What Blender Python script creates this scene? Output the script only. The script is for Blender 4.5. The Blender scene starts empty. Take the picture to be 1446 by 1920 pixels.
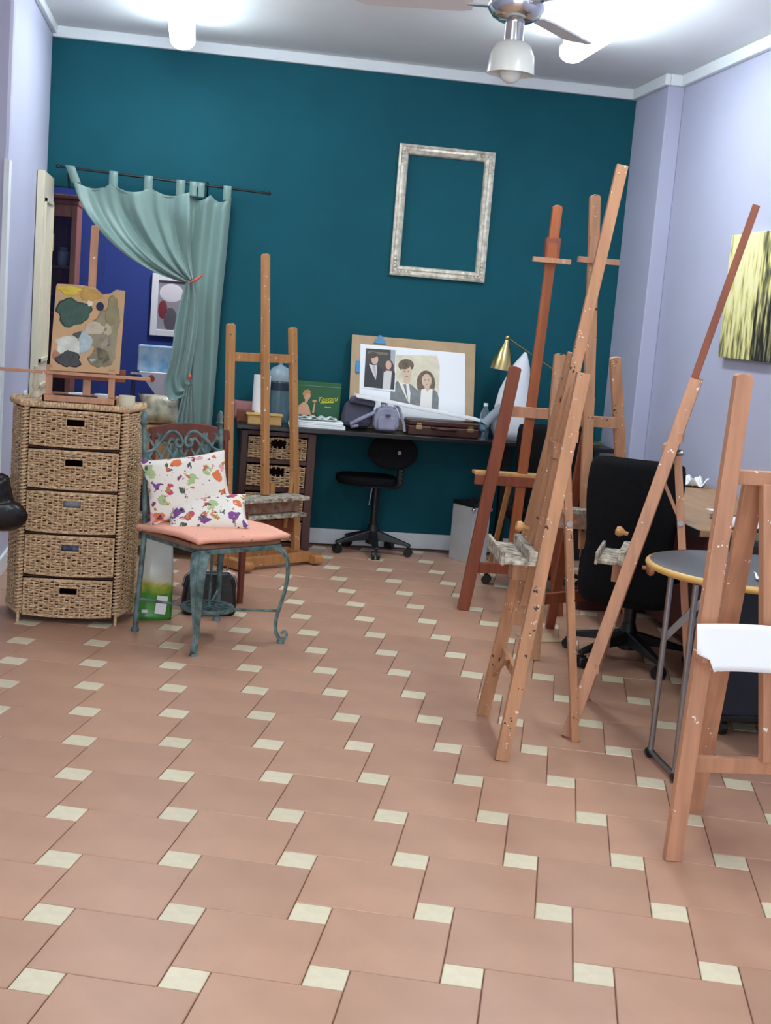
import bpy, bmesh, math, random
from mathutils import Vector, Matrix
random.seed(7)
S = bpy.context.scene
C = S.collection
PI = math.pi

# ------------------------------------------------------------------ camera
FPX, CAMH, YAW, PITCH, ROLL = 2450.1, 1.4736, 0.15338, -0.14847, 0.08073
fw = Vector((math.sin(YAW)*math.cos(PITCH), math.cos(YAW)*math.cos(PITCH), math.sin(PITCH)))
r0 = Vector((math.cos(YAW), -math.sin(YAW), 0)); u0 = r0.cross(fw)
rt = r0*math.cos(ROLL) + u0*math.sin(ROLL); up = -r0*math.sin(ROLL) + u0*math.cos(ROLL)
cam = bpy.data.cameras.new('camera'); camo = bpy.data.objects.new('camera', cam); C.objects.link(camo)
cam.sensor_fit = 'VERTICAL'; cam.sensor_height = 24.0; cam.lens = FPX/1920*24.0
m = Matrix.Identity(4)
for i in range(3): m[i][0], m[i][1], m[i][2] = rt[i], up[i], -fw[i]
m[2][3] = CAMH
camo.matrix_world = m; cam.clip_start = .05; cam.clip_end = 100
S.camera = camo
def px(v):
    d = Vector(v) - Vector((0, 0, CAMH)); z = d.dot(fw)
    if z < .1: return (-9999, -9999, z)
    return (723 + FPX*d.dot(rt)/z, 960 - FPX*d.dot(up)/z, z)

# ------------------------------------------------------------------ world, light, exposure
w = bpy.data.worlds.new('sky'); S.world = w; w.use_nodes = True
bg = w.node_tree.nodes['Background']; bg.inputs[0].default_value = (.80, .90, 1, 1); bg.inputs[1].default_value = 1.0
S.view_settings.view_transform = 'Standard'; S.view_settings.look = 'None'
S.view_settings.gamma = 1; S.view_settings.use_curve_mapping = False
S.view_settings.exposure = 1.38
def area(name, loc, rot, sx, sy, power, col):
    l = bpy.data.lights.new(name, 'AREA'); l.shape = 'RECTANGLE'; l.size = sx; l.size_y = sy; l.energy = power; l.color = col
    o = bpy.data.objects.new(name, l); C.objects.link(o); o.location = loc; o.rotation_euler = rot; return o
# added area lamp standing in for daylight at the unseen shop window
area('added_window_lamp', (.1, -1.93, 1.55), (math.radians(90), 0, 0), 4.2, 2.3, 26, (.93, .97, 1))
TUBE = 17.0          # strength of the fluorescent tubes

# ------------------------------------------------------------------ materials
def lin(c):
    if isinstance(c, str): c = tuple(int(c[i:i+2], 16)/255 for i in (0, 2, 4))
    return tuple(((x/12.92) if x <= .04045 else ((x+.055)/1.055)**2.4) for x in c) + (1,)
MATS = {}
def mat(name, col, rough=.6, metal=0, noise=0, scale=8, stretch=(1, 1, 1), bump=0, bscale=60, emit=0, trans=0, spec=.5, col2=None, sheen=0, alpha=1):
    if name in MATS: return MATS[name]
    M = bpy.data.materials.new(name); M.use_nodes = True; nt = M.node_tree; N = nt.nodes; L = nt.links
    b = N['Principled BSDF']
    c = lin(col); b.inputs['Base Color'].default_value = c
    b.inputs['Roughness'].default_value = rough; b.inputs['Metallic'].default_value = metal
    b.inputs['Specular IOR Level'].default_value = spec
    if sheen: b.inputs['Sheen Weight'].default_value = sheen
    if trans: b.inputs['Transmission Weight'].default_value = trans
    if alpha < 1: b.inputs['Alpha'].default_value = alpha
    if emit:
        b.inputs['Emission Color'].default_value = c; b.inputs['Emission Strength'].default_value = emit
    if noise or bump:
        tc = N.new('ShaderNodeTexCoord'); mp = N.new('ShaderNodeMapping'); mp.inputs['Scale'].default_value = stretch
        L.new(tc.outputs['Object'], mp.inputs[0])
    if noise:
        n = N.new('ShaderNodeTexNoise'); n.inputs['Scale'].default_value = scale; n.inputs['Detail'].default_value = 5
        L.new(mp.outputs[0], n.inputs[0])
        r = N.new('ShaderNodeValToRGB'); r.color_ramp.elements[0].position = .32; r.color_ramp.elements[1].position = .68
        d = lin(col2) if col2 else tuple(x*(1-noise) for x in c[:3]) + (1,)
        e = tuple(min(1, x*(1+noise*.5)) for x in c[:3]) + (1,)
        r.color_ramp.elements[0].color = d; r.color_ramp.elements[1].color = e
        L.new(n.outputs[0], r.inputs[0]); L.new(r.outputs[0], b.inputs['Base Color'])
    if bump:
        n2 = N.new('ShaderNodeTexNoise'); n2.inputs['Scale'].default_value = bscale; L.new(mp.outputs[0], n2.inputs[0])
        bp = N.new('ShaderNodeBump'); bp.inputs['Strength'].default_value = bump; bp.inputs['Distance'].default_value = .004
        L.new(n2.outputs[0], bp.inputs['Height']); L.new(bp.outputs[0], b.inputs['Normal'])
    MATS[name] = M; return M
def splat(M, specks):
    """dried paint specks on a material: list of (colour, scale, threshold)"""
    nt = M.node_tree; N = nt.nodes; L = nt.links; b = N['Principled BSDF']
    tc = N.new('ShaderNodeTexCoord')
    for k, (col, sc, th) in enumerate(specks):
        v = N.new('ShaderNodeTexVoronoi'); v.inputs['Scale'].default_value = sc
        nz = N.new('ShaderNodeTexNoise'); nz.inputs['Scale'].default_value = sc*2.5
        mx = N.new('ShaderNodeMixRGB'); mx.inputs[0].default_value = .06
        L.new(tc.outputs['Object'], nz.inputs[0]); L.new(tc.outputs['Object'], mx.inputs[1]); L.new(nz.outputs['Color'], mx.inputs[2])
        L.new(mx.outputs[0], v.inputs['Vector'])
        lt = N.new('ShaderNodeMath'); lt.operation = 'LESS_THAN'; lt.inputs[1].default_value = th
        L.new(v.outputs['Distance'], lt.inputs[0])
        # only some of the cells carry a speck
        sp = N.new('ShaderNodeSeparateColor'); L.new(v.outputs['Color'], sp.inputs[0])
        g = N.new('ShaderNodeMath'); g.operation = 'LESS_THAN'; g.inputs[1].default_value = .45; L.new(sp.outputs[0], g.inputs[0])
        mu = N.new('ShaderNodeMath'); mu.operation = 'MULTIPLY'; L.new(lt.outputs[0], mu.inputs[0]); L.new(g.outputs[0], mu.inputs[1])
        m2 = N.new('ShaderNodeMixRGB'); L.new(mu.outputs[0], m2.inputs[0])
        src = b.inputs['Base Color']
        if src.is_linked: L.new(src.links[0].from_socket, m2.inputs[1])
        else: m2.inputs[1].default_value = src.default_value
        m2.inputs[2].default_value = lin(col); L.new(m2.outputs[0], b.inputs['Base Color'])
    return M
WG = (1, 1, .12)
m_teal = mat('teal_wall_paint', '0e5360', .8, noise=.08, scale=3, bump=.2, bscale=90, spec=.25)
m_lav = mat('lavender_wall_paint', 'b3b6cd', .75, noise=.04, scale=2, bump=.15, bscale=80)
m_blue = mat('blue_wall_paint', '273f8a', .75, noise=.08, scale=2)
m_tealdoor = mat('bright_teal_paint', '12707c', .6, noise=.08, scale=3)
m_white = mat('white_trim_paint', 'dfe6ea', .55, noise=.03, scale=4)
m_ceil = mat('ceiling_paint', 'dfe3e6', .85, noise=.03, scale=2)
m_grout = mat('grout', '8d6558', .9, noise=.15, scale=20)
m_tile = mat('terracotta_tile', 'bd937a', .38, noise=.09, scale=5, bump=.08, bscale=40, spec=.45)
m_tile2 = mat('cream_tile', 'ddd2b4', .42, noise=.07, scale=30, spec=.45)
m_cream = mat('cream_door_paint', 'd9d2b8', .5, noise=.05, scale=3)
m_oak = mat('orange_beech', 'b9824f', .5, noise=.2, scale=6, stretch=(6, 6, .5), bump=.05)
splat(m_oak, [('efe6da', 26, .13), ('3a2a20', 20, .1)])
m_redwood = mat('red_brown_wood', '8c4a30', .5, noise=.22, scale=6, stretch=(6, 6, .5), bump=.05)
m_pine = mat('pink_beech', 'c28d6c', .52, noise=.2, scale=6, stretch=(6, 6, .5), bump=.05)
splat(m_pine, [('f2ece6', 24, .13)])
m_spl = mat('paint_spotted_beech', 'bb8862', .55, noise=.22, scale=6, stretch=(6, 6, .5), bump=.08)
splat(m_spl, [('2b2320', 22, .17), ('eee8e0', 30, .14)])
m_crust = mat('paint_crusted_wood', 'b9b5a6', .8, noise=.55, scale=40, col2='6d5a48', bump=.9, bscale=90)
m_crust2 = mat('red_paint_crusted_wood', '8a4c33', .8, noise=.5, scale=30, col2='a99a88', bump=.7, bscale=90)
m_palewood = mat('pale_pine', 'c9985f', .5, noise=.15, scale=5, stretch=(6, 6, .6))
m_darkwood = mat('dark_stained_wood', '4a2724', .45, noise=.3, scale=7, stretch=(5, 5, .6))
m_mahog = mat('reddish_cabinet_wood', '93604f', .45, noise=.25, scale=6, stretch=(5, 5, .6))
m_black = mat('black_plastic', '111316', .45)
m_blackfab = mat('black_fabric', '101114', .95, noise=.3, scale=60, bump=.3, bscale=300, spec=.2)
m_blacktop = mat('black_desk_top', '17181b', .3, noise=.2, scale=12)
m_leather = mat('black_leather', '141417', .38, bump=.3, bscale=120)
m_chrome = mat('chrome', 'd8dadc', .16, 1)
m_steel = mat('brushed_steel', '9a9da0', .32, 1, noise=.1, scale=30)
m_alu = mat('aluminium_sheet', 'c6cacc', .42, .25, noise=.06, scale=10)
m_brass = mat('brass', 'c4b07c', .3, 1, noise=.1, scale=8)
m_silver = mat('silver_leaf_gilding', 'e0dccf', .38, .25, noise=.3, scale=30, col2='b5ad9c', bump=.3, bscale=120)
m_wicker = mat('seagrass_wicker', 'd6ba96', .8, noise=.4, scale=90, col2='a5835f', bump=.5, bscale=200)
m_wickdark = mat('dark_basket_inside', '3a2418', .9, noise=.3, scale=20)  # brown darkened in the colour so slots and gaps look shaded
m_wickin = mat('wicker_backing', '7a5a3c', .9, noise=.3, scale=30)  # backing darker than the strands, so the gaps look shaded
m_curt = mat('sage_green_satin', '72908a', .42, noise=.10, scale=3, stretch=(3, 3, .5), sheen=.4, spec=.6)
m_red = mat('coral_ribbon', 'cf5a45', .5)
m_verd = mat('verdigris_iron', '6f8686', .6, .25, noise=.4, scale=25, col2='3f5553', bump=.4, bscale=90)
m_seat = mat('worn_seat_wood', '8a6650', .6, noise=.3, scale=9, stretch=(1, 5, 1))
m_peach = mat('peach_cotton', 'f6b39b', .9, noise=.05, scale=10, bump=.2, bscale=200)
splat(m_peach, [('6a3a2c', 26, .13)])
m_paper = mat('white_paper', 'f1f4f6', .8)
m_cardb = mat('brown_board', 'b79d7c', .8, noise=.08, scale=12)
m_clip = mat('blue_clip_plastic', '2f86b8', .4)
m_green = mat('green_box_card', '1f5a35', .5, noise=.1, scale=6)
m_yellow = mat('yellow_print', 'd9d838', .6)
m_skin = mat('printed_skin', 'd2a283', .8)
m_brown = mat('brown_leather', '43211a', .35, noise=.25, scale=10, bump=.2, bscale=100)
m_lilac = mat('lilac_grey_nylon', '8d8fa6', .7, noise=.15, scale=9)
m_grey = mat('dark_grey_nylon', '46475a', .7, noise=.2, scale=9)
m_plush = mat('white_plush', 'd9dde2', .95, bump=.5, bscale=150)
m_plush2 = mat('grey_striped_plush', '8f98a0', .95)
m_pet = mat('clear_blue_plastic', 'bcdcec', .08, trans=.85, spec=.5)
m_opal = mat('opal_glass', 'e3e6df', .25, spec=.5)
m_tube = mat('fluorescent_tube', 'f2fbff', .5, emit=TUBE)
m_fan = mat('silver_fan_blade', 'e4e7ea', .45)
m_tgrey = mat('grey_laminate', '5b5c60', .45, noise=.1, scale=30)
m_edge = mat('beech_edge', 'd9ae62', .45, noise=.12, scale=8)
m_desk = mat('worn_wood_desk_top', 'a98561', .5, noise=.18, scale=5, stretch=(4, .7, 1))
m_dred = mat('dark_red_panel', '4a1f1f', .5, noise=.2, scale=5)
m_navy = mat('dark_navy_plastic', '1b2331', .5, noise=.15, scale=8)
m_bagbag = mat('black_bin_liner', '0d0e10', .3, bump=.8, bscale=30)

# ------------------------------------------------------------------ mesh builder
class B:
    def __init__(s): s.v = []; s.f = []; s.mi = []; s.cur = 0
    def add(s, vs, fs):
        o = len(s.v); s.v += [Vector(p) for p in vs]
        for f in fs: s.f.append([o+i for i in f]); s.mi.append(s.cur)
        return s
    def m(s, i): s.cur = i; return s
    def box(s, c, d, rot=None):
        x, y, z = d[0]/2, d[1]/2, d[2]/2
        P = [Vector(q) for q in ((-x,-y,-z),(x,-y,-z),(x,y,-z),(-x,y,-z),(-x,-y,z),(x,-y,z),(x,y,z),(-x,y,z))]
        if rot is not None: P = [rot @ q for q in P]
        c = Vector(c)
        return s.add([q+c for q in P], [(3,2,1,0),(4,5,6,7),(0,1,5,4),(1,2,6,5),(2,3,7,6),(3,0,4,7)])
    def bb(s, lo, hi):
        return s.box([(a+b)/2 for a, b in zip(lo, hi)], [abs(b-a) for a, b in zip(lo, hi)])
    def prism(s, poly, o, ax, ay, t):
        """2-D outline poly in the plane o+ax*x+ay*y, thickness t centred"""
        o, ax, ay = Vector(o), Vector(ax), Vector(ay); n = ax.cross(ay).normalized()*(t/2); k = len(poly)
        A = [o+ax*p[0]+ay*p[1]-n for p in poly]; D = [o+ax*p[0]+ay*p[1]+n for p in poly]
        fs = [tuple(range(k-1, -1, -1)), tuple(range(k, 2*k))] + [(i, (i+1) % k, k+(i+1) % k, k+i) for i in range(k)]
        return s.add(A+D, fs)
    def beam(s, p0, p1, wd, t, side=(1, 0, 0), round_top=0, round_bot=0):
        p0, p1 = Vector(p0), Vector(p1); a = (p1-p0); Ln = a.length; a.normalize()
        sd = Vector(side); sd = (sd - a*sd.dot(a)).normalized(); h = wd/2
        poly = []
        def arc(cy, sgn, r):
            return [(-sgn*h*math.cos(k/6*PI)*-1, cy + sgn*r*math.sin(k/6*PI)) for k in range(7)]
        poly += arc(0, -1, h*.6) if round_bot else [(-h, 0), (h, 0)]
        poly += arc(Ln, 1, h*round_top) if round_top else [(h, Ln), (-h, Ln)]
        return s.prism(poly, p0, sd, a, t)
    def tube(s, path, r, n=8, closed=False, caps=True):
        P = [Vector(p) for p in path]; k = len(P); rr = r if isinstance(r, (list, tuple)) else [r]*k
        vs = []; prev = None
        for i in range(k):
            a = P[(i+1) % k] if (closed or i < k-1) else P[i]
            b = P[i-1] if (closed or i > 0) else P[i]
            t = (a-b).normalized()
            if prev is None:
                q = Vector((0, 0, 1)) if abs(t.z) < .9 else Vector((1, 0, 0)); x = t.cross(q).normalized()
            else: x = (prev - t*prev.dot(t)).normalized()
            prev = x; y = t.cross(x)
            vs += [P[i] + (x*math.cos(2*PI*j/n) + y*math.sin(2*PI*j/n))*rr[i] for j in range(n)]
        fs = []
        for i in range(k if closed else k-1):
            for j in range(n):
                a, b = i*n+j, i*n+(j+1) % n; c, d = ((i+1) % k)*n+(j+1) % n, ((i+1) % k)*n+j
                fs.append((a, b, c, d))
        if caps and not closed: fs += [tuple(range(n-1, -1, -1)), tuple(range((k-1)*n, k*n))]
        return s.add(vs, fs)
    def cyl(s, p0, p1, r, r1=None, n=14): return s.tube([p0, p1], [r, r if r1 is None else r1], n)
    def lathe(s, prof, c=(0, 0, 0), n=24, axis=None, cap=True):
        c = Vector(c); R = Vector((0, 0, 1)).rotation_difference(Vector(axis)).to_matrix() if axis is not None else Matrix.Identity(3)
        vs = []; k = len(prof)
        for r, z in prof: vs += [c + R @ Vector((r*math.cos(2*PI*j/n), r*math.sin(2*PI*j/n), z)) for j in range(n)]
        fs = [(i*n+j, i*n+(j+1) % n, (i+1)*n+(j+1) % n, (i+1)*n+j) for i in range(k-1) for j in range(n)]
        if cap: fs += [tuple(range(n-1, -1, -1)), tuple(range((k-1)*n, k*n))]
        return s.add(vs, fs)
    def ball(s, c, r, n=14, k=9):
        r = (r, r, r) if not isinstance(r, (list, tuple)) else r; c = Vector(c); vs = []
        for i in range(k+1):
            a = -PI/2 + PI*i/k; q = max(math.cos(a), .02)
            vs += [c + Vector((r[0]*q*math.cos(2*PI*j/n), r[1]*q*math.sin(2*PI*j/n), r[2]*math.sin(a))) for j in range(n)]
        fs = [(i*n+j, i*n+(j+1) % n, (i+1)*n+(j+1) % n, (i+1)*n+j) for i in range(k) for j in range(n)]
        fs += [tuple(range(n-1, -1, -1)), tuple(range(k*n, (k+1)*n))]
        return s.add(vs, fs)
    def grid(s, fn, nu, nv, skip=None):
        vs = [fn(i/nu, j/nv) for j in range(nv+1) for i in range(nu+1)]
        fs = []
        for j in range(nv):
            for i in range(nu):
                if skip and skip((i+.5)/nu, (j+.5)/nv): continue
                a = j*(nu+1)+i; fs.append((a, a+1, a+nu+2, a+nu+1))
        return s.add(vs, fs)
    def pillow(s, c, ax, ay, a, b, th, n=14, pinch=.12):
        c, ax, ay = Vector(c), Vector(ax).normalized(), Vector(ay).normalized(); nn = ax.cross(ay)
        for sg in (1, -1):
            def fn(u, v):
                x, y = 2*u-1, 2*v-1
                e = max(0, (1-x*x)*(1-y*y))**.42
                return c + ax*(a/2*x*(1-pinch*(1-y*y)*0.6)) + ay*(b/2*y*(1-pinch*(1-x*x)*.6)) + nn*(sg*th/2*e)
            st = len(s.f); s.grid(fn, n, n)
            if sg < 0:
                for i in range(st, len(s.f)): s.f[i] = s.f[i][::-1]
        return s
ROOT = {}
def mesh_obj(name, b, mats, M=None, smooth=False, bevel=0, solid=0, sub=0):
    me = bpy.data.meshes.new(name)
    vs = b.v if M is None else [M @ p for p in b.v]
    me.from_pydata([tuple(p) for p in vs], [], b.f)
    for q in (mats if isinstance(mats, (list, tuple)) else [mats]): me.materials.append(q)
    for p, i in zip(me.polygons, b.mi): p.material_index = i
    me.update()
    bm = bmesh.new(); bm.from_mesh(me)
    if smooth: bmesh.ops.remove_doubles(bm, verts=bm.verts, dist=1e-5)
    bmesh.ops.recalc_face_normals(bm, faces=bm.faces); bm.to_mesh(me); bm.free()
    if smooth:
        for p in me.polygons: p.use_smooth = True
        try: me.set_sharp_from_angle(angle=math.radians(smooth if smooth > 1 else 50))
        except Exception: pass
    o = bpy.data.objects.new(name, me); C.objects.link(o)
    if solid:
        q = o.modifiers.new('thickness', 'SOLIDIFY'); q.thickness = solid; q.offset = 0
    if sub:
        q = o.modifiers.new('subdivision', 'SUBSURF'); q.levels = sub; q.render_levels = sub
    if bevel:
        q = o.modifiers.new('bevel', 'BEVEL'); q.width = bevel; q.segments = 2; q.limit_method = 'ANGLE'; q.angle_limit = math.radians(50)
    return o
def tag(o, label, cat, group=None):
    o['label'] = label; o['category'] = cat
    if group: o['group'] = group
    return o
def thing(name, label, cat, loc, rz=0, group=None):
    o = bpy.data.objects.new(name, None); C.objects.link(o); o.empty_display_size = .1
    o.location = loc; o.rotation_euler = (0, 0, rz)
    ROOT[o] = Matrix.Translation(loc) @ Matrix.Rotation(rz, 4, 'Z')
    return tag(o, label, cat, group)
def part(name, b, mats, parent, world=False, label=None, **k):
    """a part; its points are given in the thing's own frame, or in the room's frame with world=True"""
    o = mesh_obj(name, b, mats, ROOT[parent].inverted() if world else None, **k)
    o.parent = parent; ROOT[o] = ROOT[parent]
    if label: o['label'] = label
    return o
def single(name, b, mats, label, cat, org, group=None, rz=0, world=True, **k):
    M = Matrix.Translation(org) @ Matrix.Rotation(rz, 4, 'Z')
    o = mesh_obj(name, b, mats, M.inverted() if world else None, **k); o.location = org; o.rotation_euler = (0, 0, rz)
    ROOT[o] = M
    return tag(o, label, cat, group)
def struct(name, b, mats, parent=None, **k):
    o = mesh_obj(name, b, mats, **k)
    if parent: o.parent = parent
    else: o['kind'] = 'structure'
    ROOT[o] = Matrix.Identity(4)
    return o

# ------------------------------------------------------------------ the room
XL, XR, YB, ZC = -.93, 2.755, 8.235, 3.0
XP, YP = 2.655, 7.65            # pier in the back right corner
YF, XFL, Y0 = 6.65, -3.0, -2.0  # wall facing the camera on the left, far left wall, shop front
XO, ZO = .06, 2.085             # right and top edges of the curtained opening
BY = 10.25                      # blue room
b = B().bb((XFL-.1, Y0-.1, -.12), (XR+.15, YB+.1, -.006)).bb((-1.6, YB+.1, -.12), (1.3, BY+.1, -.006))
floor = struct('floor', b, m_grout)
# tiles: big squares and small cream squares laid as a hopscotch pattern turned 16 degrees
TA, TB, TH = .3, .09565, math.radians(-16)
tx, ty = Vector((math.cos(TH), math.sin(TH), 0)), Vector((-math.sin(TH), math.cos(TH), 0))
lat = Vector((-.2581, 2.7020, 0)); v1 = tx*TA + ty*TB; v2 = ty*TA - tx*TB
def tile_mesh(name, side, mt):
    h = side/2 - .0015; c = .0018; bq = B()
    vs = [(x*h, y*h, -.006) for x, y in ((-1,-1),(1,-1),(1,1),(-1,1))] + [(x*h, y*h, -c) for x, y in ((-1,-1),(1,-1),(1,1),(-1,1))] + [(x*(h-c), y*(h-c), 0) for x, y in ((-1,-1),(1,-1),(1,1),(-1,1))]
    fs = [(8, 9, 10, 11)] + [(i, (i+1) % 4, 4+(i+1) % 4, 4+i) for i in range(4)] + [(4+i, 4+(i+1) % 4, 8+(i+1) % 4, 8+i) for i in range(4)]
    me = bpy.data.meshes.new(name); me.from_pydata(vs, [], fs); me.materials.append(mt); me.update(); return me
me_big = tile_mesh('terracotta_tile', TA, m_tile); me_small = tile_mesh('cream_tile', TB, m_tile2)
def tile_var(M):   # each tile a little different in tone
    nt = M.node_tree; N = nt.nodes; L = nt.links; bs = N['Principled BSDF']
    oi = N.new('ShaderNodeObjectInfo'); hs = N.new('ShaderNodeHueSaturation')
    mr = N.new('ShaderNodeMapRange'); mr.inputs[3].default_value = .93; mr.inputs[4].default_value = 1.06
    L.new(oi.outputs['Random'], mr.inputs[0]); L.new(mr.outputs[0], hs.inputs['Value'])
    L.new(bs.inputs['Base Color'].links[0].from_socket, hs.inputs['Color']); L.new(hs.outputs[0], bs.inputs['Base Color'])
tile_var(m_tile); tile_var(m_tile2)
def inside(p, mg):
    x, y = p.x, p.y
    if XFL+mg < x < XR-mg and Y0+mg < y < YF-mg: return True
    if XL+mg < x < XR-mg and YF-mg <= y < YB-mg: return True
    return -1.5+mg < x < 1.2-mg and YB+.1+mg < y < BY-mg
cand = {'b': [], 's': []}
for i in range(-30, 31):
    for j in range(-30, 45):
        c0 = lat + v1*i + v2*j
        c1 = c0 + tx*(TA/2+TB/2) + ty*(TB/2-TA/2)
        for k, c, mg in (('s', c0, .0), ('b', c1, .0)):
            if inside(c, mg):
                q = px(c); mgx = 140 if k == 'b' else 40
                vis = q[2] > .5 and -mgx < q[0] < 1446+mgx and 900 < q[1] < 1920+mgx and c.y < YB
                cand[k].append((0 if vis else 1, q[2], c))
rz = TH
for k, me, nm, mt in (('b', me_big, 'terracotta_tile', m_tile), ('s', me_small, 'cream_tile', m_tile2)):
    lst = sorted(cand[k], key=lambda t: (t[0], t[1])); rest = B()
    for n, (nv, d, c) in enumerate(lst):
        if nv == 0 and n < 300:
            o = bpy.data.objects.new(nm, me); C.objects.link(o); o.parent = floor; o.location = c; o.rotation_euler = (0, 0, rz)
        else:
            sd = (TA if k == 'b' else TB)-.003
            rest.box(c + Vector((0, 0, -.003)), (sd, sd, .006), Matrix.Rotation(rz, 3, 'Z'))
    if rest.v:
        o = struct(nm+'s_beyond', rest, mt, floor); o['kind'] = 'stuff'

struct('ceiling', B().bb((XFL-.1, Y0-.1, ZC), (XR+.15, YB+.1, ZC+.1)).bb((-1.6, YB+.1, ZC), (1.3, BY+.1, ZC+.1)), m_ceil)
struct('wall_back', B().bb((XO, YB, 0), (XR+.15, YB+.1, ZC)).bb((XL-.1, YB, ZO), (XO, YB+.1, ZC)), m_teal)
struct('wall_right', B().bb((XR, Y0, 0), (XR+.12, YB, ZC)), m_lav)
struct('wall_pier', B().bb((XP, YP, 0), (XR, YB, ZC)), m_lav, bevel=.006)
struct('wall_left', B().bb((XL-.1, YF, 0), (XL, YB, ZC)), m_lav, bevel=.02)
# the wall on the left that faces the camera, with a doorway right beside its corner
DX, DZ = -.955, 2.07
struct('wall_left_front', B().bb((XL-.1, YF, DZ), (XFL, YF+.1, ZC)).bb((XFL, YF, 0), (-1.95, YF+.1, DZ)), m_lav)
d = struct('door_2', B().bb((-1.95, YF+.07, 0), (XL-.1, YF+.10, DZ)), m_tealdoor)
struct('door_frame', B().bb((-.953, YF-.015, 0), (-.928, YF+.07, DZ)).bb((-2.0, YF-.015, 0), (-1.95, YF+.07, DZ)), m_white, d)
struct('door_panel', B().bb((-1.85, YF+.06, .2), (-1.1, YF+.075, .95)).bb((-1.85, YF+.06, 1.1), (-1.1, YF+.075, 1.95)), m_tealdoor, d)
struct('wall_far_left', B().bb((XFL-.1, Y0, 0), (XFL, YF+.1, ZC)), m_lav)
# shop front behind the camera: a wall with one wide window
struct('wall_front', B().bb((XFL, Y0-.1, 0), (XR, Y0, .4)).bb((XFL, Y0-.1, 2.7), (XR, Y0, ZC)).bb((XFL, Y0-.1, .4), (-2.0, Y0, 2.7)).bb((2.2, Y0-.1, .4), (XR, Y0, 2.7)), m_lav)
wn = struct('window_1', B().bb((-2, Y0-.08, .4), (-1.94, Y0-.02, 2.7)).bb((2.14, Y0-.08, .4), (2.2, Y0-.02, 2.7)).bb((-2, Y0-.08, 2.64), (2.2, Y0-.02, 2.7)).bb((-2, Y0-.08, .4), (2.2, Y0-.02, .46)).bb((.07, Y0-.08, .4), (.13, Y0-.02, 2.7)), m_white)
# blue room behind the opening
struct('wall_blue_back', B().bb((-1.6, BY, 0), (1.3, BY+.1, ZC)).bb((-1.5, BY-.06, 0), (-.70, BY, ZC)), m_blue)
struct('wall_blue_left', B().bb((-1.6, YB+.1, 0), (-1.5, BY, ZC)), m_blue)
struct('wall_blue_right', B().bb((1.2, YB+.1, 0), (1.3, BY, ZC)), m_blue)
struct('wall_blue_front', B().bb((-1.5, YB+.1, 0), (XL-.02, YB+.12, ZC)).bb((XO, YB+.1, 0), (1.2, YB+.12, ZC)), m_blue)
bl = bpy.data.lights.new('blue_room_added_lamp', 'POINT'); bl.energy = 27; bl.color = (1, .95, .9); bl.shadow_soft_size = .12  # unseen lamp, added to light the blue room
blo = bpy.data.objects.new('blue_room_added_lamp', bl); C.objects.link(blo); blo.location = (.25, 9.35, 2.6)
# cornice and baseboards
def molding(name, pts, z0, z1, dpt):
    """strip along wall points (x,y) with inward normals given"""
    bq = B()
    for (x0, y0, x1, y1) in pts: bq.bb((min(x0, x1), min(y0, y1), z0), (max(x0, x1), max(y0, y1), z1))
    return struct(name, bq, m_white, bevel=.006)
cz = 2.935
molding('trim_1', [(XL, YB-.035, XP, YB)], cz, ZC, 0)
molding('trim_2', [(XP-.035, YP-.035, XP, YB-.035)], cz, ZC, 0)
molding('trim_3', [(XP, YP-.035, XR, YP)], cz, ZC, 0)
molding('trim_4', [(XR-.035, Y0, XR, YP-.035)], cz, ZC, 0)
molding('trim_5', [(XL, YF, XL+.03, YB-.035)], 2.95, ZC, 0)
molding('baseboard_back', [(XO, YB-.018, XP, YB)], 0, .10, 0)
molding('baseboard_right', [(XR-.018, Y0, XR, YP)], 0, .10, 0)
molding('baseboard_pier', [(XP-.018, YP-.018, XP, YB-.018), (XP, YP-.018, XR, YP)], 0, .10, 0)
molding('baseboard_left', [(XL, YF, XL+.018, 7.68)], 0, .10, 0)
# cream door leaf folded back against the left wall
d = struct('door_1', B().bb((XL+.004, 7.72, .01), (XL+.044, 8.22, 2.125)), m_cream, bevel=.003)
for z0, z1 in ((.18, .92), (1.05, 1.98)):
    q = B()
    for lo, hi in (((7.78, z0), (7.80, z1)), ((8.14, z0), (8.16, z1)), ((7.78, z0), (8.16, z0+.02)), ((7.78, z1-.02), (8.16, z1))):
        q.bb((XL+.044, lo[0], lo[1]), (XL+.056, hi[0], hi[1]))
    struct('door_panel', q, m_cream, d)
struct('door_hinge', B().cyl((XL+.05, 8.215, .3), (XL+.05, 8.215, .4), .008).cyl((XL+.05, 8.215, 1.7), (XL+.05, 8.215, 1.8), .008), m_brass, d)

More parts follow.
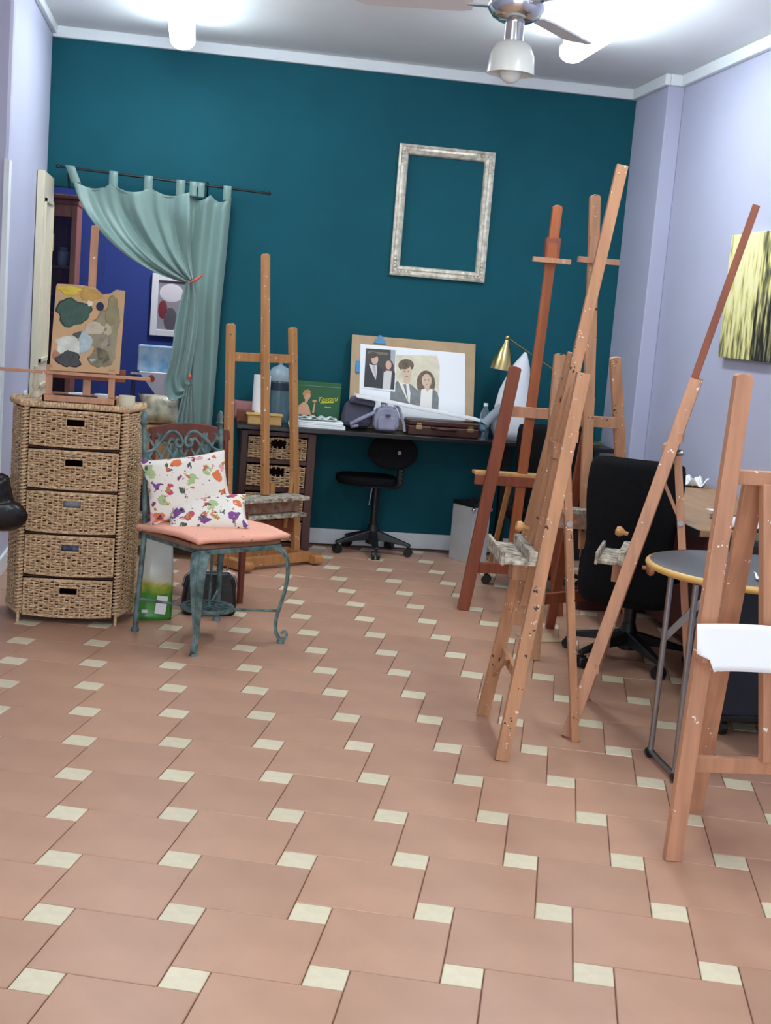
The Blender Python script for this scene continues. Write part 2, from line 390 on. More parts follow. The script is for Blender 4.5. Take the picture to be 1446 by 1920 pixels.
# ------------------------------------------------------------------ ceiling: fluorescent lights and fan
m_tube2 = mat('dimmed_fluorescent_tube', 'f2fbff', .5, emit=TUBE*.78)  # left tube set weaker to keep the lavender wall from looking bright
def tube_light(label, x, y0, y1, z, mt=m_tube):
    t = thing('fluorescent_light', label, 'ceiling light', (x, (y0+y1)/2, ZC), 0, 'fluorescent ceiling lights')
    h = (y1-y0)/2
    part('housing', B().bb((-.05, -h+.03, -.05), (.05, h-.03, 0)).bb((-.012, -h*.6, z+.06-ZC), (.012, -h*.6+.03, 0)).bb((-.012, h*.6, z+.06-ZC), (.012, h*.6+.03, 0)).bb((-.06, -h, z+.035-ZC), (.06, h, z+.075-ZC)), m_white, t, bevel=.006)
    pr = [(.07*math.cos(a), .055*math.sin(a)) for a in [PI+PI*k/10 for k in range(11)]]
    bq = B(); n = 2*h
    rows = []
    for s, q in ((-h, .35), (-h+.03, .9), (-h+.06, 1), (h-.06, 1), (h-.03, .9), (h, .35)):
        rows.append([Vector((p[0]*q, s, z+.035-ZC+p[1]*q)) for p in pr])
    k = len(pr); vs = [p for r_ in rows for p in r_]
    bq.add(vs, [(i*k+j, i*k+j+1, (i+1)*k+j+1, (i+1)*k+j) for i in range(len(rows)-1) for j in range(k-1)] + [tuple(range(k)), tuple(range((len(rows)-1)*k, len(rows)*k))])
    part('diffuser', bq, mt, t, smooth=60)
    return t
tube_light('lit white fluorescent fixture at the left, above the green curtain', -.165, 6.35, 7.72, 2.86, m_tube2)
tube_light('lit white fluorescent fixture at the right, beside the ceiling fan', 1.86, 5.55, 6.98, 2.875)
tube_light('lit white fluorescent fixture above the camera, nearer the right wall', 1.6, 2.6, 4.0, 2.875)
tube_light('lit white fluorescent fixture above the camera, nearer the left wall', -.5, 1.6, 3.0, 2.875)

t = thing('ceiling_fan', 'silver ceiling fan with a bell shaped opal glass lamp', 'ceiling fan', (1.09, 4.9, ZC))
part('canopy', B().lathe([(.0, 0), (.06, 0), (.055, -.05), (.02, -.07)]), m_chrome, t, smooth=50)
part('downrod', B().cyl((0, 0, -.05), (0, 0, -.33), .012), m_chrome, t, smooth=50)
part('motor', B().lathe([(.02, -.30), (.085, -.31), (.104, -.335), (.104, -.385), (.085, -.41), (.06, -.425), (.0, -.425)], n=32), m_chrome, t, smooth=40)
part('lamp_holder', B().lathe([(.036, -.42), (.036, -.50), (.045, -.505), (.03, -.515), (0, -.515)], n=24), m_chrome, t, smooth=40)
part('lamp_shade', B().lathe([(.04, -.495), (.066, -.51), (.081, -.545), (.087, -.60), (.087, -.612), (.083, -.60), (.076, -.545), (.06, -.516), (.036, -.502)], n=32, cap=False), m_opal, t, smooth=60, label='opal glass bell shade')
part('bulb', B().ball((0, 0, -.60), (.042, .042, .045), 20, 12), m_opal, t, smooth=60)
for k in range(3):
    a = math.radians(170 + 120*k); R = Matrix.Rotation(a, 3, 'Z')
    q = B().prism([(.16, -.045), (.2, -.06), (.55, -.068), (.585, -.04), (.585, .04), (.55, .068), (.2, .06), (.16, .045)], (0, 0, 0), (1, 0, 0), (0, math.cos(.2), math.sin(.2)), .006)
    q.v = [R @ p + Vector((0, 0, -.375)) for p in q.v]
    bo = part('blade', q, m_fan, t)
    q = B().box((.125, 0, -.377), (.11, .03, .005)); q.v = [R @ p for p in q.v]
    part('blade_iron', q, m_chrome, bo)

# ------------------------------------------------------------------ on the walls
t = thing('picture_frame', 'empty silver ornate picture frame hung on the teal wall', 'picture frame', (1.48, YB, 1.73))
x0, x1, z0, z1 = -.305, .30, 0, .80
prof = [(0, 0), (0, .028), (.012, .034), (.02, .024), (.032, .024), (.04, .034), (.056, .026), (.062, .012), (.062, 0)]   # across, proud of the wall
def rail(p, q, inn):
    p, q, inn = Vector(p), Vector(q), Vector(inn); a = (q-p).normalized(); bq = B()
    A = [p + inn*u + a*u + Vector((0, -v, 0)) for u, v in prof]; D = [q + inn*u - a*u + Vector((0, -v, 0)) for u, v in prof]
    k = len(prof); return bq.add(A+D, [(i, i+1, k+i+1, k+i) for i in range(k-1)] + [tuple(range(k)), tuple(range(k, 2*k))])
cs = [(x0, 0, z0), (x1, 0, z0), (x1, 0, z1), (x0, 0, z1)]; ins = [(0, 0, 1), (-1, 0, 0), (0, 0, -1), (1, 0, 0)]
for k in range(4):
    ro = part('frame_rail', rail(cs[k], cs[(k+1) % 4], ins[k]), m_silver, t)
    q = B(); a = (Vector(cs[(k+1) % 4])-Vector(cs[k])).normalized()
    for e, sg in ((Vector(cs[k]), 1), (Vector(cs[(k+1) % 4]), -1)):
        q = B()
        for i in range(5): q.ball(e + a*sg*(.035+.022*i) + Vector(ins[k])*.027 + Vector((0, -.028, 0)), (.010, .007, .010), 8, 5)
        part('carved_ornament', q, m_silver, ro, smooth=60)

b = B().box((0, 0, 0), (.04, .60, .63))
mp_ = mat('yellow_black_painting', 'dcd48a', .6)
def painting_mat(M):
    nt = M.node_tree; N = nt.nodes; L = nt.links; bs = N['Principled BSDF']; tc = N.new('ShaderNodeTexCoord')
    mp = N.new('ShaderNodeMapping'); mp.inputs['Scale'].default_value = (14, 14, 3.0); L.new(tc.outputs['Object'], mp.inputs[0])
    nz = N.new('ShaderNodeTexNoise'); nz.inputs['Scale'].default_value = 2.2; nz.inputs['Detail'].default_value = 8; L.new(mp.outputs[0], nz.inputs[0])
    sx = N.new('ShaderNodeSeparateXYZ'); L.new(tc.outputs['Object'], sx.inputs[0])
    # dark towards the bottom (drips) and on the right hand band
    a = N.new('ShaderNodeMapRange'); a.inputs[1].default_value = .1; a.inputs[2].default_value = -.34; a.inputs[3].default_value = -.05; a.inputs[4].default_value = .13; L.new(sx.outputs[2], a.inputs[0])
    g = N.new('ShaderNodeMath'); g.operation = 'LESS_THAN'; g.inputs[1].default_value = -.10; L.new(sx.outputs[1], g.inputs[0])
    g2 = N.new('ShaderNodeMath'); g2.operation = 'MULTIPLY'; g2.inputs[1].default_value = .2; L.new(g.outputs[0], g2.inputs[0])
    s1 = N.new('ShaderNodeMath'); L.new(nz.outputs[0], s1.inputs[0]); L.new(a.outputs[0], s1.inputs[1])
    s2 = N.new('ShaderNodeMath'); L.new(s1.outputs[0], s2.inputs[0]); L.new(g2.outputs[0], s2.inputs[1])
    r = N.new('ShaderNodeValToRGB'); e = r.color_ramp.elements
    e[0].position = .42; e[0].color = lin('efe9b4'); e[1].position = .80; e[1].color = lin('1f221c')
    q = e.new(.56); q.color = lin('ddd78c'); q = e.new(.68); q.color = lin('85825a')
    L.new(s2.outputs[0], r.inputs[0]); L.new(r.outputs[0], bs.inputs['Base Color'])
painting_mat(mp_)
t = thing('abstract_painting', 'abstract yellow and black canvas on the lavender right wall', 'painting', (XR, 6.31, 1.715))
q = B().bb((-.035, -.30, -.315), (-.005, .30, .315)); part('canvas', q, mp_, t, bevel=.003)
for z in (-.285, .25): part('stretcher', B().bb((-.006, -.27, z), (0, .27, z+.035)), m_palewood, t)

# outlet and towel ring on the left wall
q = thing('wall_socket', 'small white wall socket on the lavender left wall', 'socket', (XL, 7.55, .86))
part('plate', B().bb((0, -.055, -.04), (.008, .055, .04)), m_white, q, bevel=.003)
for y in (-.02, .02): part('socket_hole', B().cyl((.006, y, 0), (.0095, y, 0), .008), m_black, q)
q = thing('towel_ring', 'small chrome ring hanging on the lavender left wall', 'towel ring', (XL, 7.2, .66))
part('mount', B().cyl((0, 0, 0), (.03, 0, 0), .015), m_chrome, q); part('ring', B().tube([(.035, .045*math.sin(2*PI*k/20), -.045+.045*math.cos(2*PI*k/20)) for k in range(20)], .004, 6, closed=True), m_chrome, q, smooth=60)

# ------------------------------------------------------------------ curtain rod and curtains
RY, RZ = 8.13, 2.168
t = thing('curtain_rod', 'thin black curtain rod above the opening in the teal wall', 'curtain rod', (-.2, RY, RZ))
part('rod', B().cyl((-.86, RY, 2.19), (.39, RY, 2.147), .007), m_black, t, world=True, smooth=50)
for x in (-.86, .39):
    part('finial', B().ball((x, RY, 2.19 if x < 0 else 2.147), .012, 10, 6), m_black, t, world=True, smooth=60)
for x in (-.80, .02): part('bracket', B().tube([(x, YB, RZ-.09), (x, RY+.02, RZ-.02), (x, RY, RZ+.01)], .005, 6), m_black, t, world=True)
def rodz(x): return 2.19 - (x+.86)*.0344
def tab(x, wd, drop, skew=0):
    q = B(); zt = rodz(x)
    def fn(u, v):
        if v < .5: yy = RY-.013; zz = zt-drop+ (drop+.008)*v*2
        else: yy = RY+.013; zz = zt+.008-(drop+.008)*(v-.5)*2
        if .4 < v < .6: zz = zt+.012; yy = RY-.013+.026*(v-.4)/.2
        return Vector((x + (u-.5)*wd + skew*(zt-zz), yy, zz))
    return q.grid(fn, 2, 20)
def lerp(a, b, t): return a+(b-a)*t
def curve(pts, t):
    n = len(pts)-1; x = t*n; i = min(int(x), n-1); f = x-i
    p0 = pts[max(i-1, 0)]; p1 = pts[i]; p2 = pts[i+1]; p3 = pts[min(i+2, n)]
    return tuple(.5*((2*b)+(c-a)*f+(2*a-5*b+4*c-d)*f*f+(3*b-a-3*c+d)*f**3) for a, b, c, d in zip(p0, p1, p2, p3))
# left curtain: swept aside and pinned to the right one
t = thing('curtain', 'sage green satin curtain swept to the right and tied back', 'curtain', (-.3, RY, 1.0), 0, 'sage green curtains')
Ledge = [(-.77, 2.12), (-.715, 1.99), (-.60, 1.84), (-.44, 1.71), (-.26, 1.62), (-.085, 1.575)]
Redge = [(-.085, 2.115), (-.075, 2.0), (-.065, 1.9), (-.06, 1.8), (-.05, 1.7), (-.035, 1.60)]
def sweep(u, v):
    a = curve(Ledge, v); c = curve(Redge, v)
    gather = v**2.2
    uu = u**lerp(1, .8, v)
    sag = 4*u*(1-u)
    x = lerp(a[0], c[0], uu); z = lerp(a[1], c[1], uu)
    if v < .02: z -= .02*abs(math.sin(u*PI*3.2))
    z -= .035*abs(math.sin(u*PI*3))*(1-v)**3
    dep = lerp(.010, .016, v)*math.sin(u*27+3*v)+.004*math.sin(u*63+9*v) + .018*math.sin(u*13+1.5-2.2*v)*(1-.3*v) + .01*math.sin(9*x+14*z)
    return Vector((x, RY-.03-dep*(.4+.9*min(1, v*3)) - .015*gather, z))
part('cloth', B().grid(sweep, 90, 50), m_curt, t, world=True, smooth=80, solid=.003)
for x, wd, sk in ((-.785, .055, .42), (-.535, .05, 0), (-.33, .05, 0), (-.14, .052, 0)):
    part('tab', tab(x, wd, .085, sk), m_curt, t, world=True, smooth=40, solid=.002)
# part of the left curtain falling below the tie, caught again lower down
Lf = [(-.075, 1.585), (-.10, 1.48), (-.125, 1.33), (-.135, 1.18), (-.155, 1.05), (-.17, .95), (-.13, .86), (-.04, .90)]
Rf = [(-.03, 1.60), (.0, 1.48), (.01, 1.33), (.0, 1.2), (-.01, 1.1), (-.015, 1.04), (-.015, 1.01), (-.01, .99)]
def fall(u, v):
    a = curve(Lf, v); c = curve(Rf, v); x = lerp(a[0], c[0], u); z = lerp(a[1], c[1], u)
    dep = .016*math.sin(u*17+1)*math.sin(PI*min(1, .25+v*.6)) + .012*math.sin(u*7+v*3)
    return Vector((x, RY-.055-dep, z))
part('gathered_fold', B().grid(fall, 50, 40), m_curt, t, world=True, smooth=80, solid=.003)
def skirt(u, v):
    wd = .02+.26*v**.8; x = -.02 + (u-.5)*wd - .035*v; z = 1.0-.92*v
    return Vector((x, RY-.06-.018*math.sin(u*26+v)*min(1, .3+v*1.5), z))
part('lower_fold', B().grid(skirt, 60, 30), m_curt, t, world=True, smooth=80, solid=.003)
part('tie', B().tube([(-.055, RY-.075, 1.575), (-.03, RY-.085, 1.59), (0, RY-.08, 1.612), (.02, RY-.06, 1.63)], [.004, .007, .009, .003], 8), m_red, t, world=True, smooth=60, label='coral red ribbon tie')
part('tie', B().ball((-.02, RY-.085, 1.015), (.013, .01, .017), 10, 6), m_red, t, world=True, smooth=60, label='small coral red tie')
# right curtain: hangs straight
t = thing('curtain', 'sage green satin curtain hanging straight at the right of the opening', 'curtain', (.03, RY, 1.0), 0, 'sage green curtains')
def straight(u, v):
    z = lerp(2.105, .05, v); x0 = lerp(-.085, -.08, v); x1 = .165-.035*min(1, v*3)+.01*math.sin(v*5)
    x = lerp(x0, x1, u); amp = (.026)*(1-.35*math.exp(-((v-.25)/.08)**2))
    if v < .02: z -= .035*abs(math.sin(u*PI*2))
    return Vector((x, RY-.005+amp*math.sin(u*12.5+.6*math.sin(v*6))+.012*math.sin(u*8-v*2), z))
part('cloth', B().grid(straight, 70, 60), m_curt, t, world=True, smooth=80, solid=.003)
for x, wd in ((-.062, .05), (-.02, .045), (.138, .048)): part('tab', tab(x, wd, .075), m_curt, t, world=True, smooth=40, solid=.002)

# ------------------------------------------------------------------ blue room beyond the opening
t = thing('display_cabinet', 'reddish wooden cabinet with a glazed door in the blue room', 'cabinet', (-1.03, 9.75, 0), 0)
part('body', B().bb((-.25, 0, 0), (.18, .02, 2.08)).bb((-.25, -.32, 0), (-.23, 0, 2.08)).bb((.16, -.32, 0), (.18, 0, 2.08)).bb((-.25, -.32, 0), (.18, 0, .12)).bb((-.25, -.32, 2.06), (.18, 0, 2.09)), m_mahog, t)
for z in (.55, .95, 1.3, 1.62): part('shelf', B().bb((-.23, -.29, z), (.16, 0, z+.018)), m_mahog, t)
part('cornice', B().bb((-.28, -.36, 2.09), (.21, .02, 2.12)).bb((-.26, -.34, 2.05), (.19, .0, 2.09)), m_mahog, t, bevel=.008)
dr = part('door', B().bb((-.25, -.345, .1), (-.12, -.32, 2.05)).bb((.14, -.345, .1), (.18, -.32, 2.05)).bb((-.12, -.345, .1), (.14, -.32, .3)).bb((-.12, -.345, 1.97), (.14, -.32, 2.05)), m_mahog, t, bevel=.004)
part('pane', B().bb((-.12, -.334, .3), (.14, -.330, 1.97)), mat('cabinet_glass', 'f4f8fa', .03, trans=1, spec=.5), dr)
part('pilaster', B().lathe([(.02, .3), (.02, 1.0), (.035, 1.05), (.022, 1.1), (.03, 1.3), (.04, 1.34), (.03, 1.38), (.02, 1.42), (.026, 1.9), (.03, 1.96)], (-.175, -.36, 0), 12), m_mahog, t, smooth=40)
for k, (x, y, z, r_, h_, cc, lb) in enumerate(((.08, -.16, 1.638, .045, .13, 'c9d3dd', 'white jar on the top shelf of the glazed cabinet'), (.06, -.14, 1.318, .05, .12, '4a86b4', 'blue jar on the middle shelf of the glazed cabinet'), (.09, -.15, .968, .05, .14, 'd7cfc8', 'pale jar on a lower shelf of the glazed cabinet'))):
    single('jar', B().lathe([(r_*.8, 0), (r_, .02), (r_, h_*.75), (r_*.6, h_*.85), (r_*.65, h_), (0, h_)], (0, 0, 0), 14), mat('jar_%d' % k, cc, .4), lb, 'jar', (-1.03+x, 9.75+y, z), world=False, smooth=50)
t = thing('framed_picture', 'white framed picture on the blue wall, half behind the curtain', 'picture', (-.10, BY, 1.185))
part('frame', B().bb((-.25, -.03, 0), (-.20, 0, .47)).bb((.2, -.03, 0), (.25, 0, .47)).bb((-.20, -.03, 0), (.2, 0, .05)).bb((-.20, -.03, .42), (.2, 0, .47)), m_white, t, bevel=.004)
part('print', B().bb((-.20, -.012, .05), (.2, -.006, .42)).m(1).ball((-.1, -.012, .33), (.09, .003, .07)).m(2).ball((-.1, -.012, .13), (.05, .003, .09)).m(3).ball((-.16, -.012, .2), (.035, .003, .07)), [mat('print_grey', '8d8c94', .6), mat('print_white', 'd6d6dc', .6), mat('print_dark', '55525c', .6), mat('print_red', '7a2b35', .6)], t)
t = thing('side_table', 'thin metal side table under a spotted cloth in the blue room', 'table', (-.24, 9.6, 0))
part('top', B().bb((-.2, -.16, .925), (.2, .16, .94)), m_steel, t)
for x in (-.185, .185):
    for y in (-.145, .145): part('leg', B().cyl((x, y, 0), (x, y, .925), .009, n=8), m_steel, t)
t = thing('table_cloth', 'white cloth with red motifs draped over the metal side table', 'tablecloth', (-.24, 9.6, .94))
part('cloth', B().bb((-.14, -.17, .0015), (.17, .1, .006)).prism([(-.14, .005), (.17, .005), (.015, -.19)], (0, -.173, 0), (1, 0, 0), (0, 0, 1), .004), m_paper, t)
for x in (-.05, .07): part('red_motif', B().prism([(.02*math.cos(a), .026*math.sin(a)) for a in [k*PI/4 for k in range(8)]], (x, -.1765, -.035), (1, 0, .3), (-.3, 0, 1), .002), m_red, t)
single('blue_box', B().bb((-.16, -.09, 0), (.18, .09, .185)), mat('blue_painted_box', '3a86b4', .5, noise=.5, scale=9, col2='bcd4dd'), 'blue painted box standing on the spotted tablecloth', 'box', (-.24, 9.62, .9461), world=False, bevel=.008)
t = thing('low_cabinet', 'low pale wooden cabinet just behind the curtain', 'cabinet', (-.12, 8.75, 0))
part('body', B().bb((-.32, -.2, 0), (.30, .2, .63)), m_palewood, t); part('top', B().bb((-.34, -.22, .63), (.32, .2, .655)), m_palewood, t, bevel=.004)
part('door', B().bb((-.30, -.212, .05), (-.01, -.2, .61)), m_palewood, t); part('door', B().bb((.0, -.212, .05), (.28, -.2, .61)), m_palewood, t)
single('plastic_bag', B().pillow((0, 0, .07), (1, 0, 0), (0, .5, .6), .30, .24, .16, 14, .3), mat('pale_plastic_bag', 'cfc9ad', .35, noise=.5, scale=14, col2='7c7a66', bump=.8, bscale=40), 'bulging pale plastic bag lying on the low wooden cabinet', 'bag', (-.20, 8.66, .682), world=False, smooth=80)
# low two-tier stand in the opening behind the wicker chest
t = thing('low_shelf', 'low two-tier pale wooden shelf behind the wicker chest', 'shelf', (-.22, 7.68, 0))
for z in (.075, .22): part('board', B().bb((-.34, -.2, z), (.34, .2, z+.018)), mat('dusty_board', 'b09a80', .6, noise=.2, scale=6), t)
for x in (-.32, .32):
    for y in (-.18, .18): part('leg', B().bb((x-.015, y-.015, 0), (x+.015, y+.015, .22)), m_darkwood, t)
single('black_pouch', B().pillow((0, 0, .07), (1, 0, 0), (0, .4, .8), .26, .17, .12, 12, .2), m_bagbag, 'black plastic pouch lying on the low shelf behind the wicker chest', 'pouch', (-.15, 7.62, .252), world=False, smooth=80)

# ------------------------------------------------------------------ desk along the teal wall
DKZ = .775
t = thing('long_desk', 'long black topped desk along the teal wall', 'desk', (1.4, 7.98, 0))
part('desk_top', B().bb((.27, 7.75, DKZ-.028), (2.60, YB-.02, DKZ)), m_blacktop, t, world=True, bevel=.004)
for x in (1.98, 2.5): part('leg', B().bb((x, 8.1, 0), (x+.05, 8.16, DKZ-.028)), m_black, t, world=True)
t = thing('basket_pedestal', 'dark wooden pedestal with wicker basket drawers under the desk', 'drawer unit', (.53, 8.02, 0))
part('side_panel', B().bb((.305, 7.83, 0), (.345, 8.2, .735)), m_darkwood, t, world=True, bevel=.003)
part('side_panel', B().bb((.705, 7.83, 0), (.755, 8.2, .735)), m_darkwood, t, world=True, bevel=.003)
part('back_panel', B().bb((.345, 8.18, 0), (.705, 8.2, .735)), m_darkwood, t, world=True)
for z in (.05, .215, .385, .555, .722): part('shelf_rail', B().bb((.345, 7.835, z-.012), (.705, 8.18, z+.012)), m_darkwood, t, world=True)

def weave(x0, x1, z0, z1, fr, slot=None, rows=15, warps=14, amp=.0035, res=4):
    """a woven wicker panel of real strands that run over and under the warps; fr(x, z, d) places a point"""
    bq = B(); hgt = (z1-z0)/rows; rad = hgt*.42; sp_ = (x1-x0)/warps
    for k in range(warps+1):
        x = x0+(x1-x0)*k/warps
        for zz0, zz1 in ([(z0, z1)] if not (slot and slot[0] < x < slot[1]) else [(z0, slot[2]), (slot[3], z1)]):
            bq.tube([fr(x, zz0, 0), fr(x, zz1, 0)], rad*.8, 5)
    for k in range(rows):
        z = z0+(k+.5)*hgt; segs = [(x0, x1)]
        if slot and slot[2]-rad < z < slot[3]+rad: segs = [(x0, slot[0]), (slot[1], x1)]
        for a_, c_ in segs:
            n_ = max(3, int((c_-a_)/sp_*res)); pts = []; rr = []
            for i in range(n_+1):
                x = a_+(c_-a_)*i/n_; ph = (x-x0)/sp_*PI + (k % 2)*PI
                pts.append(fr(x, z+hgt*.16*math.sin(ph*.5+k*1.7)+.0010*math.sin(x*91+k*3.3), amp*1.6*math.sin(ph))); rr.append(rad*(1.02+.14*math.sin(x*57+k*2.2)))
            bq.tube(pts, rr, 5)
    return bq
for z0, z1 in ((.57, .70), (.40, .53), (.23, .36), (.07, .19)):
    q = part('basket', B().bb((.355, 7.86, z0), (.695, 8.15, z0+.01)).bb((.355, 7.86, z0), (.36, 8.15, z1)).bb((.69, 7.86, z0), (.695, 8.15, z1)).bb((.355, 8.145, z0), (.695, 8.15, z1)), m_wickdark, t, world=True)
    part('woven_front', weave(.352, .698, z0, z1, lambda x, z, d: Vector((x, 7.848-d, z)), (.485, .575, z1-.055, z1-.02), 10, 12), m_wicker, q, world=True, smooth=60)['kind'] = 'stuff'

# things on the desk, from left to right
single('pink_bag', B().pillow((0, 0, .06), (1, 0, 0), (0, .3, .95), .17, .13, .09, 10, .2), mat('dusty_pink_cloth', 'a5706c', .85), 'dusty pink cloth bag at the left end of the desk', 'bag', (.33, 8.08, DKZ), world=False, smooth=80)
single('wooden_box', B().bb((-.10, -.06, 0), (.10, .06, .055)).bb((-.11, -.07, .055), (.11, .07, .062)), m_edge, 'yellow wooden box at the left end of the desk', 'box', (.435, 7.86, DKZ), world=False, bevel=.003)
single('brown_carton', B().bb((-.05, -.05, 0), (.05, .05, .07)), mat('brown_carton_card', '7a4a36', .8), 'small brown carton behind the yellow wooden box', 'box', (.325, 7.96, DKZ), world=False, bevel=.003)
t = thing('paper_roll', 'white paper towel roll standing on the desk', 'paper roll', (.415, 7.98, DKZ))
part('roll', B().lathe([(.02, 0), (.052, 0), (.052, .285), (.02, .285)], n=26), m_paper, t, smooth=40); part('core', B().lathe([(.02, -.0), (.02, .286), (.017, .286), (.017, 0)], n=18), m_cardb, t, smooth=40)
t = thing('water_jug', 'large clear plastic water bottle with a domed grey cap', 'bottle', (.525, 8.05, DKZ))
part('body', B().lathe([(.0, 0), (.068, 0), (.074, .01)] + [(.074-.004*(k % 2), .03+.018*k) for k in range(12)] + [(.074, .25), (.07, .262), (.0, .262)], n=28), m_pet, t, smooth=50)
part('cap', B().lathe([(.074, .255), (.076, .275), (.07, .305), (.05, .332), (.022, .346), (.012, .352), (.012, .372), (0, .374)], n=28), mat('grey_blue_cap', '8ea2ac', .35), t, smooth=50)
part('label', B().lathe([(.0755, .20), (.0755, .245)], n=28, cap=False), mat('navy_label', '1d2a3c', .5), t, smooth=50)
q = B()
for k in range(4): q.box((.0, 0, .006+.0105*k), (.34-.01*k, .2-.01*k, .009), Matrix.Rotation(.06*math.sin(k*2.3), 3, 'Z'))
single('paper_stack', q, m_paper, 'low stack of white papers and folders in front of the green box', 'papers', (.755, 7.90, DKZ), world=False, rz=-.04, bevel=.001)
single('plastic_sleeve', B().grid(lambda u, v: Vector(((u-.5)*.26, (v-.5)*.10, .008+.013*abs(math.sin(u*9+v*5))+.006*math.sin(u*31))), 30, 8), mat('crinkled_clear_plastic', 'd9e4e2', .2, noise=.2, scale=20), 'crinkled clear plastic lying on the paper stack', 'plastic sheet', (.74, 7.87, DKZ+.045), world=False, smooth=80, solid=.002)
t = thing('green_box', 'green cardboard box printed with a figure and yellow lettering', 'box', (.765, 8.07, DKZ))
part('carton', B().bb((-.14, -.04, 0), (.14, .04, .265)), m_green, t, bevel=.003)
part('lid_edge', B().bb((-.14, -.0415, .238), (.14, -.0405, .240)), mat('pale_green_edge', '7fa287', .6), t)
def flat(poly, y, mi=0): return [(p[0], y, p[1]) for p in poly]
def ell(cx, cy, rx, ry, n=16, a0=0): return [(cx+rx*math.cos(a0+2*PI*k/n), cy+ry*math.sin(a0+2*PI*k/n)) for k in range(n)]
q = B()
for i, (poly, mi) in enumerate(((
    [(-.125, .06), (-.115, .115), (-.085, .14), (-.06, .125), (-.045, .09), (-.035, .06)], 0), ([(-.078, .135), (-.062, .135), (-.06, .16), (-.08, .16)], 0), (ell(-.068, .178, .022, .026), 0), ([(-.098, .185), (-.085, .21), (-.06, .216), (-.046, .205), (-.05, .192), (-.075, .19), (-.082, .168)], 1), ([(-.03, .075), (-.022, .135), (-.014, .135), (-.018, .075)], 0), (ell(-.02, .147, .014, .008), 0))):
    q.m(mi).add(flat(poly, -.0405-.0003*i), [tuple(range(len(poly)))])
part('printed_figure', q, [m_skin, mat('printed_hair', 'c08a5a', .8)], t)
def text(body, size, mt, parent, M, name='lettering', ext=.0004, shear=0):
    cu = bpy.data.curves.new('txt', 'FONT'); cu.body = body; cu.size = size; cu.extrude = ext; cu.align_x = 'CENTER'; cu.shear = shear
    o = bpy.data.objects.new('txt', cu); C.objects.link(o); dg = bpy.context.evaluated_depsgraph_get()
    me = bpy.data.meshes.new_from_object(o.evaluated_get(dg)); bpy.data.objects.remove(o)
    me.transform(M); me.materials.clear(); me.materials.append(mt); me.name = name
    ob = bpy.data.objects.new(name, me); C.objects.link(ob); ob.parent = parent; ROOT[ob] = ROOT[parent]; return ob
RX = Matrix.Rotation(PI/2, 4, 'X')
text('Toscani', .040, m_yellow, t, Matrix.Translation((.058, -.0415, .150)) @ Matrix.Rotation(-.1, 4, 'Y') @ RX, shear=.35)
part('yellow_underline', B().prism([(0, 0), (.085, .008), (.088, .013), (.003, .006)], (.015, -.0412, .136), (1, 0, 0), (0, 0, 1), .001), m_yellow, t)
part('small_print', B().bb((.045, -.0412, .112), (.085, -.0405, .117)), mat('pale_small_print', '9db09a', .7), t)

# drawing board with a photograph and a pencil drawing
BT = Vector((0, .16, .575)).normalized(); BR_ = Vector((1, 0, 0)); BN = BR_.cross(BT)   # BN faces the room (-y)
t = thing('drawing_board', 'brown drawing board with portrait drawing leaning on the teal wall', 'drawing board', (1.355, 8.03, DKZ))
org = Vector((.965, 8.03, DKZ+.004)) + BT*.585      # top left corner of the board's face
def bp(cx, cy, lay):
    cyl = cy - (80+(cx-118)*.086); u = (cx-118+.052*cyl)/1640; return org + BR_*u - BT*(cyl/1640) + BN*(.0005*lay+.001)
def bpoly(q, pts, lay, mi): q.m(mi).add([bp(x, y, lay) for x, y in pts], [tuple(range(len(pts)))])
part('board', B().prism([(0, 0), (.79, 0), (.79, -.585), (0, -.585)], org-BN*.004, BR_, BT, .008), m_cardb, t, world=True)
q = B(); bpoly(q, [(203, 178), (1302, 290), (1282, 1030), (178, 920)], 1, 0)
sheet = part('drawing_sheet', q, m_paper, t, world=True)
def E_(cx, cy, rx, ry): return ell(cx, cy, rx, ry, 20)
q = B()
for i, (pts, mi) in enumerate((
  ([(500, 330), (560, 300), (1000, 310), (1030, 420), (1015, 700), (900, 740), (560, 640)], 0),
  (E_(880, 600, 98, 135), 1), (E_(675, 408, 82, 66), 1), ([(628, 480), (725, 480), (712, 590), (690, 620), (650, 590)], 2), (E_(676, 478, 56, 82), 2), (E_(655, 410, 62, 40), 1),
  ([(500, 790), (512, 640), (580, 570), (640, 600), (720, 605), (790, 670), (812, 760), (806, 860)], 3), ([(585, 560), (625, 590), (668, 602), (700, 602), (716, 700), (708, 812), (680, 770), (630, 660)], 4), ([(640, 605), (672, 605), (690, 780), (672, 720)], 3),
  (E_(888, 572, 52, 72), 2), ([(865, 630), (915, 630), (915, 690), (865, 690)], 2), ([(830, 665), (870, 655), (890, 690), (925, 655), (955, 665), (935, 893), (806, 866)], 4),
  ([(950, 650), (1000, 700), (1012, 760), (1003, 902), (932, 890)], 3), ([(775, 670), (830, 660), (808, 866), (770, 852)], 3),
  (E_(657, 470, 9, 5), 1), (E_(698, 472, 9, 5), 1), ([(660, 520), (700, 522), (680, 530)], 1), (E_(872, 565, 8, 5), 1), (E_(906, 567, 8, 5), 1), ([(872, 606), (905, 607), (889, 615)], 5))):
    bpoly(q, pts, 2+i*.25, mi)
part('portrait_drawing', q, [mat('pencil_wash', 'e2dac2', .9, noise=.12, scale=20), mat('pencil_brown', '77685a', .9, noise=.3, scale=60), mat('pencil_skin', 'd9bfa6', .9, noise=.08, scale=30), mat('pencil_grey', '86898a', .9, noise=.2, scale=40), mat('pencil_white', 'eceae2', .9), mat('pencil_lip', 'b47f74', .9)], sheet, world=True)
q = B(); bpoly(q, [(245, 212), (578, 236), (555, 684), (222, 640)], 8, 0)
ph = part('photo_print', q, m_paper, t, world=True)
q = B()
